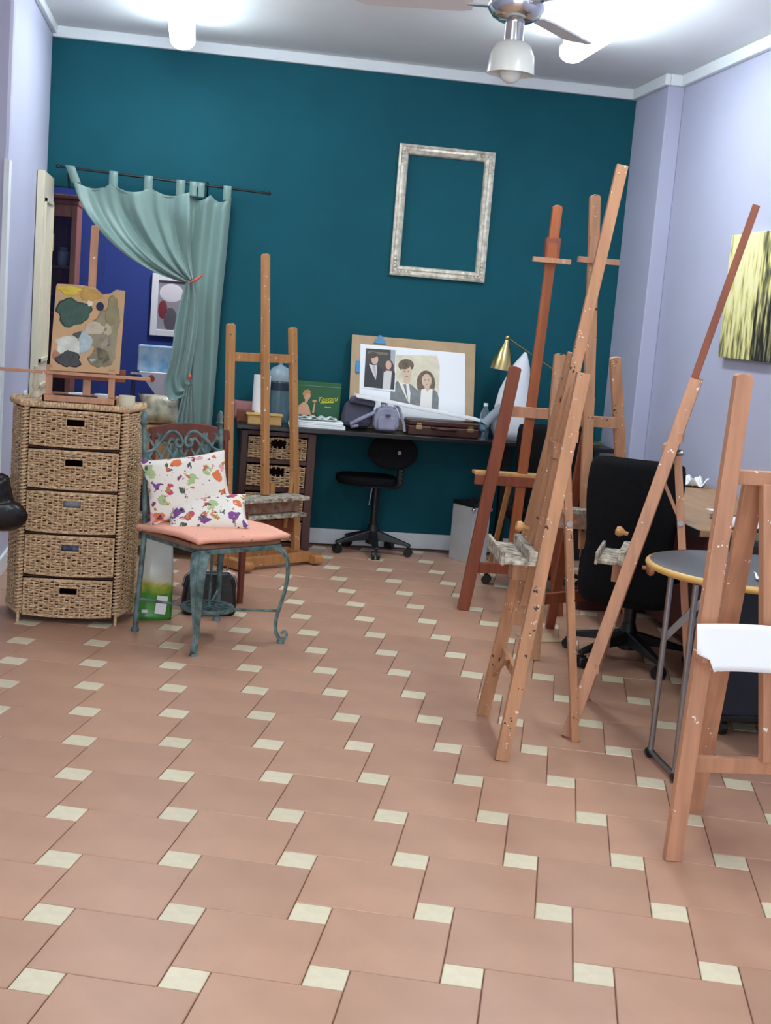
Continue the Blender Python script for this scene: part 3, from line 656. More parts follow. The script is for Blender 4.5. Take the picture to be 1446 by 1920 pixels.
for i, (pts, mi) in enumerate((([(258, 228), (565, 250), (545, 664), (232, 626)], 0), ([(515, 246), (565, 250), (556, 470), (512, 440)], 1), ([(275, 258), (490, 275), (486, 300), (274, 284)], 2),
  (E_(492, 430, 54, 80), 3), (E_(333, 315, 52, 48), 3), (E_(348, 345, 36, 52), 4), (E_(328, 300, 46, 30), 3),
  ([(232, 626), (244, 425), (295, 388), (372, 402), (425, 450), (430, 652)], 5), ([(285, 390), (330, 405), (372, 402), (370, 480), (355, 560), (320, 480)], 6), ([(325, 410), (350, 412), (362, 545), (345, 500)], 1),
  (E_(490, 405, 31, 46), 4), ([(440, 480), (470, 462), (525, 470), (530, 560), (505, 658), (425, 648)], 6), ([(525, 470), (558, 490), (545, 664), (505, 658)], 5))):
    bpoly(q, pts, 9+i*.25, mi)
part('printed_couple', q, [mat('photo_dark', '3b3936', .5), mat('photo_grey', 'a9aab2', .5), mat('photo_olive', '6d6a5c', .5), mat('photo_hair', '4a342b', .5), mat('photo_skin', 'd0a795', .5), mat('photo_suit', '23252b', .5), mat('photo_shirt', 'cfcbc9', .5)], ph, world=True)
for cx, cy, hz in ((405, 150, 1), (170, 420, 0)):
    c = bp(cx, cy, 8); q = B()
    if hz: q.prism([(-.038, -.02), (.038, -.02), (.03, .006), (.012, .01), (.012, .034), (-.012, .034), (-.012, .01), (-.03, .006)], c, BR_, BT, .012)
    else: q.prism([(-.012, -.038), (.012, -.038), (.012, .038), (-.012, .038)], c, BR_, BT, .012)
    part('clip', q, m_clip, t, world=True, bevel=.002, label='blue bulldog clip' if hz else 'blue side clip')

# bags, briefcase, pad
t = thing('backpack', 'dark grey backpack slumped on the desk under the drawing board', 'backpack', (1.0, 7.93, DKZ+.011))
part('sack', B().prism([(-.085, 0), (.08, 0), (.095, .06), (.10, .12), (.075, .165), (.02, .185), (-.035, .175), (-.075, .14), (-.09, .07)], (0, 0, 0), (1, 0, 0), (0, .15, 1), .13), m_grey, t, bevel=.03)
part('flap', B().prism([(-.06, .0), (.10, -.02), (.105, .02), (.03, .045), (-.05, .04)], (.0, -.05, .15), (1, 0, 0), (0, .35, 1), .05), m_grey, t, bevel=.015)
part('top_handle', B().tube([(-.05, -.03, .165), (0, -.05, .185), (.07, -.05, .175), (.09, -.04, .155)], [.012, .02, .016, .01], 8), m_lilac, t, smooth=80)
part('strap', B().tube([(.0, -.085, .02), (-.04, -.1, .012), (-.045, -.1, .03), (.03, -.095, .07), (.10, -.07, .105)], [.012, .012, .012, .013, .012], 8), m_lilac, t, smooth=80)
t = thing('small_backpack', 'small lilac grey backpack between the dark backpack and briefcase', 'backpack', (1.175, 7.86, DKZ+.006))
part('sack', B().prism([(-.07, 0), (.06, 0), (.078, .03), (.074, .09), (.058, .14), (.02, .152), (-.03, .152), (-.062, .135), (-.08, .08), (-.082, .03)], (0, 0, 0), (1, 0, 0), (0, .1, 1), .09), m_lilac, t, bevel=.022)
part('front_pocket', B().prism([(-.055, 0), (.05, 0), (.056, .05), (.045, .085), (-.05, .085), (-.062, .05)], (0, -.045, .008), (1, 0, 0), (0, .1, 1), .03), m_lilac, t, bevel=.012)
part('logo_patch', B().box((.0, -.058, .10), (.03, .006, .014)), m_grey, t)
for sx in (-1, 1): part('strap', B().tube([(sx*.04, -.02, .145), (sx*.05, -.01, .165), (sx*.075, .0, .14), (sx*.105, -.03, .05), (sx*.11, -.04, .008)] if sx > 0 else [(-.03, -.02, .145), (-.035, 0, .17), (-.01, .0, .165), (-.005, -.02, .145)], .009, 8), m_lilac, t, smooth=80)
t = thing('briefcase', 'dark brown leather briefcase with brass locks on the desk', 'briefcase', (1.525, 7.93, DKZ))
part('base_shell', B().bb((-.22, -.12, 0), (.22, .06, .058)), m_brown, t, bevel=.008)
part('lid_shell', B().bb((-.22, -.12, .060), (.22, .06, .094)), m_brown, t, bevel=.008)
for x in (-.155, .165):
    lk = part('lock', B().bb((x-.02, -.126, .036), (x+.02, -.119, .060)), m_brass, t, bevel=.002); part('hasp', B().bb((x-.013, -.127, .064), (x+.013, -.119, .074)), m_brass, lk)
part('handle', B().tube([(-.075, -.122, .052), (-.07, -.14, .05), (0, -.146, .045), (.07, -.14, .045), (.075, -.122, .045)], [.008, .009, .010, .009, .008], 8), m_brown, t, smooth=60)
single('paper_pad', B().box((0, 0, 0), (.78, .15, .018), Matrix.Rotation(.125, 3, 'Y')), m_paper, 'long white paper pad laid slanting across bags and briefcase', 'paper pad', (1.365, 7.915, .935), world=False, bevel=.003)
t = thing('water_bottle', 'small clear plastic water bottle beside the briefcase', 'bottle', (1.80, 7.93, DKZ))
part('body', B().lathe([(0, 0), (.03, 0), (.032, .01), (.032, .05), (.029, .06), (.032, .07), (.032, .135), (.028, .16), (.013, .185), (.013, .20), (0, .20)], n=20), m_pet, t, smooth=50)
part('cap', B().lathe([(.014, .197), (.014, .215), (0, .215)], n=16), m_white, t, smooth=40); part('label', B().lathe([(.0325, .075), (.0325, .12)], n=20, cap=False), mat('pale_blue_label', 'b8cfe0', .5), t, smooth=50)
t = thing('small_glass', 'small stemmed glass at the edge of the desk', 'glass', (1.768, 7.82, DKZ))
part('bowl', B().lathe([(.008, .045), (.022, .06), (.026, .09), (.024, .09), (.02, .062), (0, .05)], n=18), m_pet, t, smooth=50); part('stem', B().lathe([(.022, 0), (.02, .004), (.004, .01), (.004, .046), (0, .046)], n=16), m_pet, t, smooth=50)
t = thing('plush_gnome', 'white plush figure with a tall pointed hat on the desk', 'plush toy', (1.985, 7.95, DKZ))
part('pointed_hat', B().tube([(.0, 0, .20), (-.005, 0, .3), (.01, 0, .38), (.025, 0, .46), (.04, 0, .545)], [.125, .098, .075, .052, .008], 22), m_plush, t, smooth=70)
part('body', B().lathe([(0, 0), (.11, 0), (.135, .06), (.13, .16), (.115, .22), (0, .23)], (0, 0, 0), 22), m_plush, t, smooth=70)
part('arm', B().tube([(-.09, -.05, .20), (-.15, -.08, .15), (-.205, -.10, .085)], [.028, .026, .03], 10), m_plush2, t, smooth=70, label='grey striped plush arm')
t = thing('desk_lamp', 'brass desk lamp with a bell shade on a long thin arm', 'lamp', (2.53, 8.06, DKZ))
part('base', B().lathe([(0, 0), (.085, 0), (.085, .012), (.02, .02), (0, .02)], n=24), m_brass, t, smooth=40)
part('pole', B().cyl((0, 0, .015), (0, 0, .29), .008), m_brass, t, smooth=50)
part('arm', B().cyl((0, 0, .285), (-.613, -.05, .625), .005), m_brass, t, smooth=50)
part('joint', B().ball((-.615, -.05, .627), .017, 12, 8), m_brass, t, smooth=60)
part('lamp_shade', B().tube([(-.615, -.05, .612), (-.62, -.05, .58), (-.625, -.05, .54), (-.632, -.05, .47), (-.637, -.05, .425), (-.6365, -.05, .43), (-.632, -.05, .47), (-.626, -.05, .53)], [.014, .024, .043, .063, .070, .067, .059, .037], 26), m_brass, t, smooth=60, label='brass bell lamp shade')

# aluminium flight case on the floor under the desk
t = thing('flight_case', 'aluminium flight case with steel corners standing under the desk', 'case', (1.765, 7.91, 0), math.radians(29))
part('shell', B().bb((-.07, -.10, 0), (.07, .10, .35)), m_alu, t, bevel=.004)
part('lid_band', B().bb((-.072, -.102, .352), (.072, .102, .375)), m_black, t, bevel=.004)
q = B()
for x in (-.07, .07):
    for z in (.012, .338): part('corner', B().ball((x, -.1, z), .014, 8, 6), m_chrome, t, smooth=60)
part('latch', B().bb((.01, -.108, .19), (.045, -.1, .23)), m_black, t); part('handle', B().bb((-.03, -.005, .375), (.03, .005, .395)), m_black, t)

# ------------------------------------------------------------------ office chairs
def star_base(t, r=.29, rot=0, h=.06, col=m_black):
    part('hub', B().lathe([(0, .06), (.04, .06), (.045, .1), (.038, .15), (.03, .18), (0, .18)], n=18), col, t, smooth=50)
    for k in range(5):
        a = rot + 2*PI*k/5; d = Vector((math.cos(a), math.sin(a), 0)); s = Vector((-d.y, d.x, 0)); bq = B(); rows = []
        for q, wd, zt, zb in ((.03, .032, .145, .085), (.5*r, .026, .118, .08), (.92*r, .02, .088, .066), (r+.012, .014, .078, .062)):
            rows += [d*q+s*wd+Vector((0, 0, zb)), d*q-s*wd+Vector((0, 0, zb)), d*q-s*wd*.7+Vector((0, 0, zt)), d*q+s*wd*.7+Vector((0, 0, zt))]
        fs = [(0, 1, 2, 3), (12, 13, 14, 15)] + [(4*i+j, 4*i+(j+1) % 4, 4*i+4+(j+1) % 4, 4*i+4+j) for i in range(3) for j in range(4)]
        lg = part('base_arm', bq.add(rows, fs), col, t, bevel=.004)
        c = d*r
        q = B()
        for w_ in (-.016, .016): q.cyl(c+s*(w_-.009)+Vector((0, 0, .026)), c+s*(w_+.009)+Vector((0, 0, .026)), .026, n=14)
        q.cyl(c+Vector((0, 0, .03)), c+Vector((0, 0, .075)), .008, n=8).box(c+Vector((0, 0, .045)), (.03, .03, .02), Matrix.Rotation(a, 3, 'Z'))
        part('caster', q, col, lg, smooth=40)
def rrect(w_, h_, r, n=5):
    o = []
    for cx, cy, a0 in ((w_-r, h_-r, 0), (-w_+r, h_-r, PI/2), (-w_+r, -h_+r, PI), (w_-r, -h_+r, 3*PI/2)):
        o += [(cx+r*math.cos(a0+PI/2*k/n), cy+r*math.sin(a0+PI/2*k/n)) for k in range(n+1)]
    return o
# operator's chair pushed under the desk
t = thing('task_chair', 'small black task chair with a round backrest under the desk', 'chair', (1.165, 8.0, 0))
star_base(t, .235, math.radians(197))
part('gas_column', B().cyl((0, 0, .17), (0, 0, .43), .022), m_black, t, smooth=50)
part('lever', B().tube([(-.03, -.05, .43), (-.035, -.055, .40), (-.045, -.06, .31)], .004, 6), m_chrome, t, smooth=50)
part('seat', B().prism(rrect(.19, .17, .12), (-.06, .02, .46), (1, 0, 0), (0, 1, 0), .05), m_blackfab, t, bevel=.015)
part('seat_plate', B().bb((-.08, -.07, .42), (.13, .06, .438)), m_black, t)
part('spine_bellows', B().tube([(.07, -.08, .43), (.11, -.10, .44)] + [(.125+.004*(k % 2), -.12, .455+.012*k) for k in range(17)], [.014, .018]+[.019+.004*(k % 2) for k in range(17)], 10), m_black, t, smooth=30)
part('backrest', B().prism([(.155*math.cos(2*PI*k/28), .11*math.sin(2*PI*k/28)) for k in range(28)], (.07, -.125, .655), (1, 0, 0), (0, .1, 1), .04), m_blackfab, t, bevel=.015)
part('back_bolt', B().cyl((.105, -.152, .655), (.105, -.16, .655), .012), m_chrome, t)
def big_chair(label, hub, rz, wd, z0, z1, ty):
    t = thing('office_chair', label, 'chair', hub, rz)
    star_base(t, .29, math.radians(20))
    part('gas_column', B().cyl((0, 0, .17), (0, 0, .26), .028), m_black, t, smooth=50)
    part('piston', B().cyl((0, 0, .25), (0, 0, .42), .014), m_chrome, t, smooth=50)
    part('seat', B().prism(rrect(.23, .22, .07), (0, .0, .455), (1, 0, 0), (0, 1, 0), .07), m_blackfab, t, bevel=.02)
    zc = (z0+z1)/2; hh = (z1-z0)/2; nu, nv = 14, 16
    def fn(s):
        def g(u, v):
            x, z = 2*u-1, 2*v-1
            k = 1-.10*math.exp(-((z+.1)/.4)**2)
            e = (abs(x)**6+abs(z)**8)
            xx = x*wd/2*k; yy = ty - .03*(1-x*x)*0 + .05*x*x + .03*z*z + s*(.032*(max(0, 1-e*.55))**.5)
            f = 1-.045*(abs(x*z)**6)
            return Vector((xx*f, yy, zc+z*hh*f))
        return g
    part('backrest', B().grid(fn(-1), nu, nv).grid(fn(1), nu, nv), m_blackfab, t, smooth=80, solid=.004)
    part('back_bracket', B().tube([(0, 0, .425), (0, ty*.7, .43), (0, ty+.045, .50), (0, ty+.045, .62)], .018, 8), m_black, t, smooth=60)
    return t
big_chair('tall black office chair in front, its back turned to the camera', (2.03, 5.60, 0), math.radians(-27), .41, .315, .955, -.34)
big_chair('black office chair farther back, mostly hidden behind the easels', (2.0, 7.1, 0), math.radians(-6), .42, .38, .955, -.20)

# ------------------------------------------------------------------ easels
def knob(p, ax, mt, parent, world=True, name='knob', r=.018):
    return part(name, B().lathe([(.008, 0), (.008, .015), (r*.7, .02), (r, .032), (r*.8, .046), (0, .05)], p, 12, axis=ax), mt, parent, world=world, smooth=50)
# studio easel left of centre: upright frame on a base with runners
AO, AR = (.4545, 7.475, 0), math.atan2(.617, .787)
t = thing('studio_easel', 'orange wood H-frame studio easel in front of the desk', 'easel', AO, AR, 'wooden easels')
lean = lambda z: .095*z
for x, zt in ((-.265, 1.364), (.265, 1.366)):
    part('post', B().beam((x*1.0, lean(.05), .05), (x*.88, lean(zt), zt-.012), .044, .034, round_top=.5), m_oak, t, bevel=.002)
    part('runner', B().beam((x, -.19, .035), (x, .085, .035), .05, .06, side=(0, 0, 1), round_bot=1), m_oak, t, bevel=.003)
part('base_bar', B().bb((-.26, -.15, .02), (.26, -.115, .075)), m_oak, t, bevel=.003)
part('mast', B().beam((0, lean(.40)-.025, .40), (0, lean(1.76)-.025, 1.755), .045, .03, round_top=.6), m_oak, t, bevel=.002)
part('upper_crossbar', B().box((0, lean(1.18)+.005, 1.18), (.47, .024, .05)), m_oak, t, bevel=.002)
part('lower_crossbar', B().box((0, lean(.20)+.005, .205), (.50, .025, .075)), m_redwood, t, bevel=.002)
tr = part('tray', B().bb((-.245, -.11, .375), (.245, .05, .397)), m_crust, t, bevel=.004, label='paint-crusted tray')
part('tray_front', B().bb((-.235, -.035, .30), (.235, -.01, .375)), m_crust2, tr, bevel=.003)
part('tray_lip', B().bb((-.22, -.085, .275), (.25, .0, .298)), m_crust, tr, bevel=.004)
part('rear_leg', B().beam((.1, .058, .06), (.1, lean(.42)+.03, .46), .035, .025), m_oak, t, bevel=.002)
part('rear_bar', B().bb((-.25, .045, .02), (.25, .07, .07)), m_oak, t, bevel=.003)
part('brace', B().beam((.16, .0, .20), (.235, lean(.52)-.01, .53), .022, .014, side=(1, 0, 0)), m_oak, t, bevel=.002)

def lyre(label, nearf, farf, slope, ntop, ftop, mtop, rear, rtop, mt, mast_mt, tray_z, tray_half, tray_in, mw=.032, half_t=.10):
    """folding easel seen from its side: two front legs, a mast between them, a hinged rear leg"""
    N_, F_ = Vector(nearf), Vector(farf); mid = (N_+F_)/2; sx = (N_-F_); hw = sx.length/2; rz = math.atan2(sx.y, sx.x)
    t = thing('folding_easel', label, 'easel', (mid.x, mid.y, 0), rz, 'wooden easels')
    inv = ROOT[t].inverted(); L_ = lambda z: slope*z
    for s, zt, rd in ((1, ntop, 0), (-1, ftop, .8)):
        lg = part('front_leg', B().beam((s*hw, 0, .0), (s*half_t, L_(zt), zt), .032, .046, side=(1, 0, 0), round_top=rd), mt, t, bevel=.002)
    part('mast', B().beam((0, L_(.42)-.008, .42), (0, L_(mtop)-.008, mtop), .022, mw, round_top=.0), mast_mt, t, bevel=.002)
    part('mast_rail', B().beam((.045, L_(.5), .5), (.035, L_(1.28), 1.28), .02, .036), mt, t, bevel=.002)
    part('mast_rail', B().beam((-.045, L_(.5), .5), (-.035, L_(1.28), 1.28), .02, .036), mt, t, bevel=.002)
    for z, k in ((.26, .9), (1.12, .62)):
        w_ = lerp(hw, half_t, z/1.35)
        part('crossbar', B().box((0, L_(z)+.018, z), (2*w_+.03, .018, .04)), mt, t, bevel=.002)
    # rear leg with a folding brace
    rf = inv @ Vector((rear[0], rear[1], 0)); rl = Vector((0, L_(rtop)+.03, rtop))
    rg = part('rear_leg', B().beam((rf.x, rf.y, .0), rl, .032, .028, side=(1, 0, 0)), mt, t, bevel=.002)
    hz = .80; f_ = hz/rtop; hp = Vector((lerp(rf.x, 0, f_), lerp(rf.y, rl.y, f_), hz))
    part('brace', B().beam((0, L_(.95)+.012, .95), hp, .024, .012, side=(1, 0, 0)), mt, rg, bevel=.002)
    part('hinge', B().cyl(hp+Vector((-.022, 0, 0)), hp+Vector((.022, 0, 0)), .011, n=10), m_steel, rg, smooth=40)
    # tray
    y = L_(tray_z)
    tr = part('tray', B().bb((-tray_half, y-tray_in, tray_z-.03), (tray_half, y-.02, tray_z-.015)), m_crust, t, bevel=.003, label='paint-crusted tray')
    part('tray_lip', B().bb((-tray_half, y-tray_in-.012, tray_z-.035), (tray_half, y-tray_in, tray_z+.012)), m_crust, tr, bevel=.003)
    part('tray_back', B().bb((-tray_half, y-.05, tray_z-.015), (tray_half, y-.022, tray_z+.02)), m_crust, tr, bevel=.003)
    part('tray_block', B().bb((-.05, y-tray_in*.6, tray_z-.11), (.05, y-.014, tray_z-.03)), mt, tr, bevel=.003)
    knob(Vector((0, y-.03, tray_z+.07)), (0, -1, .2), m_palewood, tr, world=False, r=.02)
    part('mast_clamp', B().bb((-.06, L_(1.06)-.028, 1.03), (.06, L_(1.06)+.012, 1.09)), mt, t, bevel=.003)
    knob(Vector((0, L_(1.06)+.0, 1.06)), (0, 1, 0), m_steel, t, world=False, r=.012)
    return t
dE = lyre('paint-spotted folding easel with grey crusted tray, nearest of the central group', (1.12, 4.20, 0), (1.166, 4.71, 0), .132, 1.335, 1.385, 2.045, (1.449, 4.43), 1.05, m_spl, m_spl, .70, .19, .135, mw=.04, half_t=.12)
eE = lyre('pinkish folding easel with a long thin reddish mast, beside the round table', (1.435, 4.48, 0), (1.642, 4.972, 0), .232, 1.335, 1.33, 1.97, (1.95, 4.57), 1.05, m_pine, m_redwood, .665, .15, .12, mw=.027, half_t=.045)
part('lower_brace', B().beam((-.2, .02, .18), (.0, .03, .30), .025, .014, side=(1, 0, 0)), m_spl, dE, bevel=.002)
part('eye_ring', B().tube([(-.19+.016*math.cos(2*PI*k/14), -.02, .62+.016*math.sin(2*PI*k/14)) for k in range(14)], .003, 6, closed=True), m_steel, dE, smooth=60)
knob(Vector((0, .19, .615)), (0, 1, 0), m_pine, eE, world=False, name='tray_knob', r=.03)

# reddish easel facing the camera, farther back
t = thing('lyre_easel', 'clean reddish brown A-frame easel standing near the desk', 'easel', (1.70, 6.52, 0), 0, 'wooden easels')
P = lambda *a, **k: part(*a, t, world=True, bevel=.002, **k)
P('leg', B().beam((1.452, 6.50, 0), (1.616, 6.53, 1.262), .062, .03, round_top=.35), m_redwood)
P('leg', B().beam((1.945, 6.46, 0), (1.85, 6.53, 1.262), .062, .03, round_top=.35), m_redwood)
P('mast', B().beam((1.70, 6.56, .33), (1.769, 6.58, 2.08), .05, .026, round_top=.6), mat('orange_red_wood', 'a1582f', .5, noise=.2, scale=6, stretch=(6, 6, .5)))
P('upper_crossbar', B().bb((1.60, 6.535, 1.015), (1.90, 6.555, 1.07)), m_pine)
P('lower_crossbar', B().bb((1.475, 6.52, .195), (1.935, 6.542, .25)), m_redwood)
tr = P('tray', B().bb((1.462, 6.545, .705), (1.93, 6.63, .722)), m_palewood)
part('tray_front', B().bb((1.462, 6.54, .655), (1.93, 6.556, .705)), m_redwood, tr, world=True, bevel=.002)
cl = P('clamp', B().bb((1.725, 6.565, 1.80), (1.80, 6.60, 1.93)), m_redwood)
part('clamp_bar', B().bb((1.662, 6.545, 1.805), (1.858, 6.57, 1.83)), m_pine, cl, world=True)
P('rear_leg', B().beam((1.862, 7.70, 0), (1.67, 6.63, .66), .028, .018), m_palewood, label='pale wooden rear strut')

# paint-spotted easel right behind the black chair
t = thing('lyre_easel', 'brown paint-spotted A-frame easel right behind the tall black chair', 'easel', (1.80, 5.70, 0), 0, 'wooden easels')
P('leg', B().beam((1.585, 5.55, 0), (1.625, 5.76, 1.36), .05, .028, round_top=.35), m_spl)
P('leg', B().beam((2.165, 5.93, 0), (1.885, 5.76, 1.365), .05, .028, round_top=.35), m_spl)
P('mast', B().beam((1.80, 5.66, .50), (1.733, 5.82, 2.07), .048, .026, round_top=.6), m_spl)
P('upper_crossbar', B().bb((1.63, 5.745, 1.05), (1.93, 5.765, 1.10)), m_spl)
P('lower_crossbar', B().beam((1.593, 5.61, .265), (2.11, 5.91, .265), .05, .022, side=(0, 0, 1)), m_redwood)
tr = P('tray', B().bb((1.57, 5.60, .665), (1.955, 5.70, .685)), m_crust)
part('tray_front', B().bb((1.57, 5.595, .60), (1.955, 5.612, .665)), m_crust2, tr, world=True)
cl = P('clamp', B().bb((1.715, 5.765, 1.78), (1.79, 5.785, 1.90)), m_pine)
part('clamp_bar', B().bb((1.665, 5.745, 1.78), (1.855, 5.77, 1.805)), m_pine, cl, world=True)
P('rear_leg', B().beam((1.83, 6.18, 0), (1.80, 5.80, 1.02), .045, .025), m_redwood)

# easel at the right edge, nearest to the camera
t = thing('lyre_easel', 'large light wood easel nearest the camera at the right edge', 'easel', (1.70, 3.45, 0), 0, 'wooden easels')
P('leg', B().beam((1.436, 3.394, 0), (1.512, 3.475, 1.385), .05, .03, round_top=.4), m_pine)
P('leg', B().beam((2.02, 3.394, 0), (1.90, 3.475, 1.385), .05, .03, round_top=.4), m_pine)
P('upper_crossbar', B().bb((1.515, 3.47, 1.085), (1.91, 3.50, 1.125)), m_pine)
P('lower_crossbar', B().bb((1.465, 3.415, .255), (2.0, 3.44, .30)), m_pine)
P('mast_rail', B().beam((1.682, 3.40, .30), (1.612, 3.47, 1.09), .024, .035), m_pine)
P('mast_rail', B().beam((1.736, 3.40, .30), (1.670, 3.47, 1.09), .024, .035), m_pine)
rk = P('notched_rack', B().beam((1.709, 3.415, .30), (1.641, 3.485, 1.08), .03, .012), m_palewood)
for k in range(9):
    f_ = .05+.045*k; part('notch', B().box((lerp(1.709, 1.641, f_), lerp(3.402, 3.472, f_), lerp(.30, 1.08, f_)), (.022, .012, .016)), m_steel, rk, world=True)
P('rear_leg', B().beam((1.645, 3.775, 0), (1.602, 3.52, 1.10), .062, .025), m_pine)
P('tray', B().bb((1.43, 3.33, .60), (2.0, 3.41, .62)), m_pine)
def sheet_fn(u, v):
    x = lerp(1.405, 2.02, u); z = lerp(.582, .708, v); y = 3.305 + .035*v + .006*math.sin(u*5)
    if u < .1: x += (1-v)*.05*(1-u/.1) if v < .35 else 0
    return Vector((x, y, z+.004*math.sin(u*7)))
single('paper_sheet', B().grid(sheet_fn, 30, 8), m_paper, 'white sheet of paper hanging over the tray of the nearest easel', 'paper', (1.7, 3.32, .60), smooth=80, solid=.0015)

# ------------------------------------------------------------------ wicker chest of drawers
t = thing('wicker_chest', 'tall seagrass wicker chest with five drawers', 'drawer chest', (-.50, 5.98, 0))
FL, FR_, BL_, BR2 = (-.712, 5.85), (-.285, 5.85), (-.785, 6.13), (-.228, 6.13); ZT = .965
W = lambda *a, **k: part(*a, t, world=True, **k)
for nm, (x, y) in (('front', FL), ('front', FR_), ('back', BL_), ('back', BR2)):
    q = B().cyl((x, y, .0), (x, y, ZT), .0075, n=8)
    q.tube([(x+.0135*math.cos(k*.9), y+.0135*math.sin(k*.9), .045+k*(ZT-.05)/420) for k in range(421)], .0055, 5)
    W('corner_post', q, m_wicker, smooth=60)
for (p, s) in ((FL, BL_), (FR_, BR2)):
    a, c = Vector((p[0], p[1], 0)), Vector((s[0], s[1], 0)); dn = (c-a).normalized(); nn = Vector((dn.y, -dn.x, 0)); nn = nn if nn.x*(1 if p is FR_ else -1) > 0 else -nn
    bow = lambda u: .02*math.sin(PI*u)
    Ls = (c-a).length
    W('side_panel', weave(0, Ls, .05, ZT-.01, lambda x, z, d, a=a, dn=dn, nn=nn, Ls=Ls: a+dn*x+nn*(.004+d+bow(x/Ls))+Vector((0, 0, z)), None, 84, 9, .003, 3), m_wicker, smooth=60)['kind'] = 'stuff'
    W('side_lining', B().prism([(0, .05), (Ls, .05), (Ls, ZT-.01), (0, ZT-.01)], a-nn*.006, dn, (0, 0, 1), .004), m_wickin)
    W('side_rail', B().tube([a+dn*Ls*k/8+nn*(.006+bow(k/8))+Vector((0, 0, .05)) for k in range(9)], .010, 8), m_wicker, smooth=60)
W('back_panel', B().bb((-.785, 6.128, .05), (-.228, 6.138, ZT)), m_wickdark)
W('top_panel', B().prism([(-.727, 5.835), (-.27, 5.835), (-.214, 6.145), (-.80, 6.145)], (0, 0, ZT+.008), (1, 0, 0), (0, 1, 0), .022), m_wicker, bevel=.008)
q = B()
rim = [(-.727, 5.835), (-.27, 5.835), (-.21, 6.0), (-.214, 6.145), (-.80, 6.145), (-.79, 6.0)]
for i in range(6):
    a, c = Vector(rim[i]+(0,)), Vector(rim[(i+1) % 6]+(0,)); n_ = int((c-a).length/.012)
    for k in range(n_): q.ball(a.lerp(c, k/n_)+Vector((0, 0, ZT+.012)), (.011, .011, .014), 6, 4)
rimo = W('braided_rim', q, m_wicker, smooth=60); rimo['kind'] = 'stuff'
for z in (.788, .602, .406, .212, .026): W('drawer_rail', B().tube([(lerp(-.70, -.297, k/8), 5.85-.010*math.sin(PI*k/8), z) for k in range(9)], .005, 8), m_wickdark, smooth=60)  # rails coloured dark to stand for shade between the drawers
for (z0, z1) in ((.800, .952), (.614, .776), (.418, .592), (.224, .396), (.036, .200)):
    zs = z1-.028
    dr = W('drawer', B().bb((-.69, 5.875, z0), (-.307, 6.11, z0+.008)).bb((-.69, 5.875, z0), (-.682, 6.11, z1-.01)).bb((-.315, 5.875, z0), (-.307, 6.11, z1-.01)).bb((-.69, 6.10, z0), (-.307, 6.11, z1-.01)), m_wickdark)
    sl = (-.535, -.455, zs-.038, zs)
    part('woven_front', weave(-.693, -.304, z0, z1, lambda x, z, d: Vector((x*.985-.0075, 5.846-d-.022*math.cos(PI*(x+.4985)/.42), z)), sl, 15, 17, .0030, 5), m_wicker, dr, world=True, smooth=60)['kind'] = 'stuff'
    for lo, hi in (((-.69, z0), (sl[0], z1)), ((sl[1], z0), (-.307, z1)), ((sl[0], z0), (sl[1], sl[2])), ((sl[0], sl[3]), (sl[1], z1))): part('front_lining', B().bb((lo[0], 5.858, lo[1]), (hi[0], 5.864, hi[1])), m_wickin, dr, world=True)
    q = B(); pts = [(sl[0], sl[2]), (sl[1], sl[2]), (sl[1], sl[3]), (sl[0], sl[3])]
    part('handle_rim', B().tube([(x, 5.820, z) for x, z in pts], .006, 6, closed=True), m_wicker, dr, world=True)
    fr = part('front_edge', B().tube([(-.688, 5.846, z0), (-.6, 5.832, z0), (-.4985, 5.824, z0), (-.4, 5.832, z0), (-.309, 5.846, z0), (-.309, 5.846, z1), (-.4, 5.832, z1), (-.4985, 5.824, z1), (-.6, 5.832, z1), (-.688, 5.846, z1)], 0.0065, 6, closed=True), m_wicker, dr, world=True, smooth=60)
single('white_cloth', B().pillow((0, 0, .05), (1, 0, 0), (0, .3, 1), .16, .10, .07, 10, .2), m_plush, 'white cloth showing in the slot of the middle drawer', 'cloth', (-.49, 5.93, .50), world=False, smooth=80)
single('white_cloth', B().pillow((0, 0, .05), (1, 0, 0), (0, .3, 1), .16, .10, .07, 10, .2), mat('blue_white_cloth', 'b9c0dc', .9, noise=.4, scale=20, col2='3c4670'), 'blue and white cloth showing in the slot of the fourth drawer', 'cloth', (-.49, 5.93, .30), world=False, smooth=80)

# table easel with a palette on the chest
ZE = .985
t = thing('table_easel', 'small wooden table easel standing on the wicker chest', 'easel', (-.49, 5.99, ZE), 0)
part('base_box', B().bb((-.16, -.10, 0), (.16, -.09, .03)).bb((-.16, .1, 0), (.16, .11, .03)).bb((-.16, -.1, 0), (-.15, .1, .03)).bb((.15, -.1, 0), (.16, .1, .03)).bb((-.16, -.1, 0), (.16, .1, .006)), m_pine, t, bevel=.002)
for x in (-.135, .135): part('upright', B().bb((x-.014, -.085, .03), (x+.014, -.06, .16)), m_pine, t, bevel=.002)
part('mast', B().beam((.022, .0, .03), (.022, .06, .775), .034, .016, round_top=.4), m_pine, t, bevel=.002)
part('ledge', B().box((-.027, -.088, .128), (.66, .018, .014), Matrix.Rotation(-.0, 3, 'Y')), m_pine, t, bevel=.002)
part('back_rail', B().bb((-.15, -.005, .10), (.19, .012, .155)), m_redwood, t, bevel=.002)
t = thing('palette', 'paint-smeared wooden palette board propped on the table easel', 'palette', (-.47, 5.905, ZE+.136))
PU = Vector((0, .09, .375)).normalized(); PX = Vector((1, 0, 0)); PN = PX.cross(PU)
outl = [(-.155, 0), (.147, .005), (.150, .38), (.11, .382), (.085, .362), (.05, .357), (.02, .383), (-.04, .390), (-.145, .388), (-.150, .375)]
m_pal = mat('smeared_palette', '9c8a66', .6, noise=.7, scale=7, col2='d3a276', bump=.2, bscale=40)
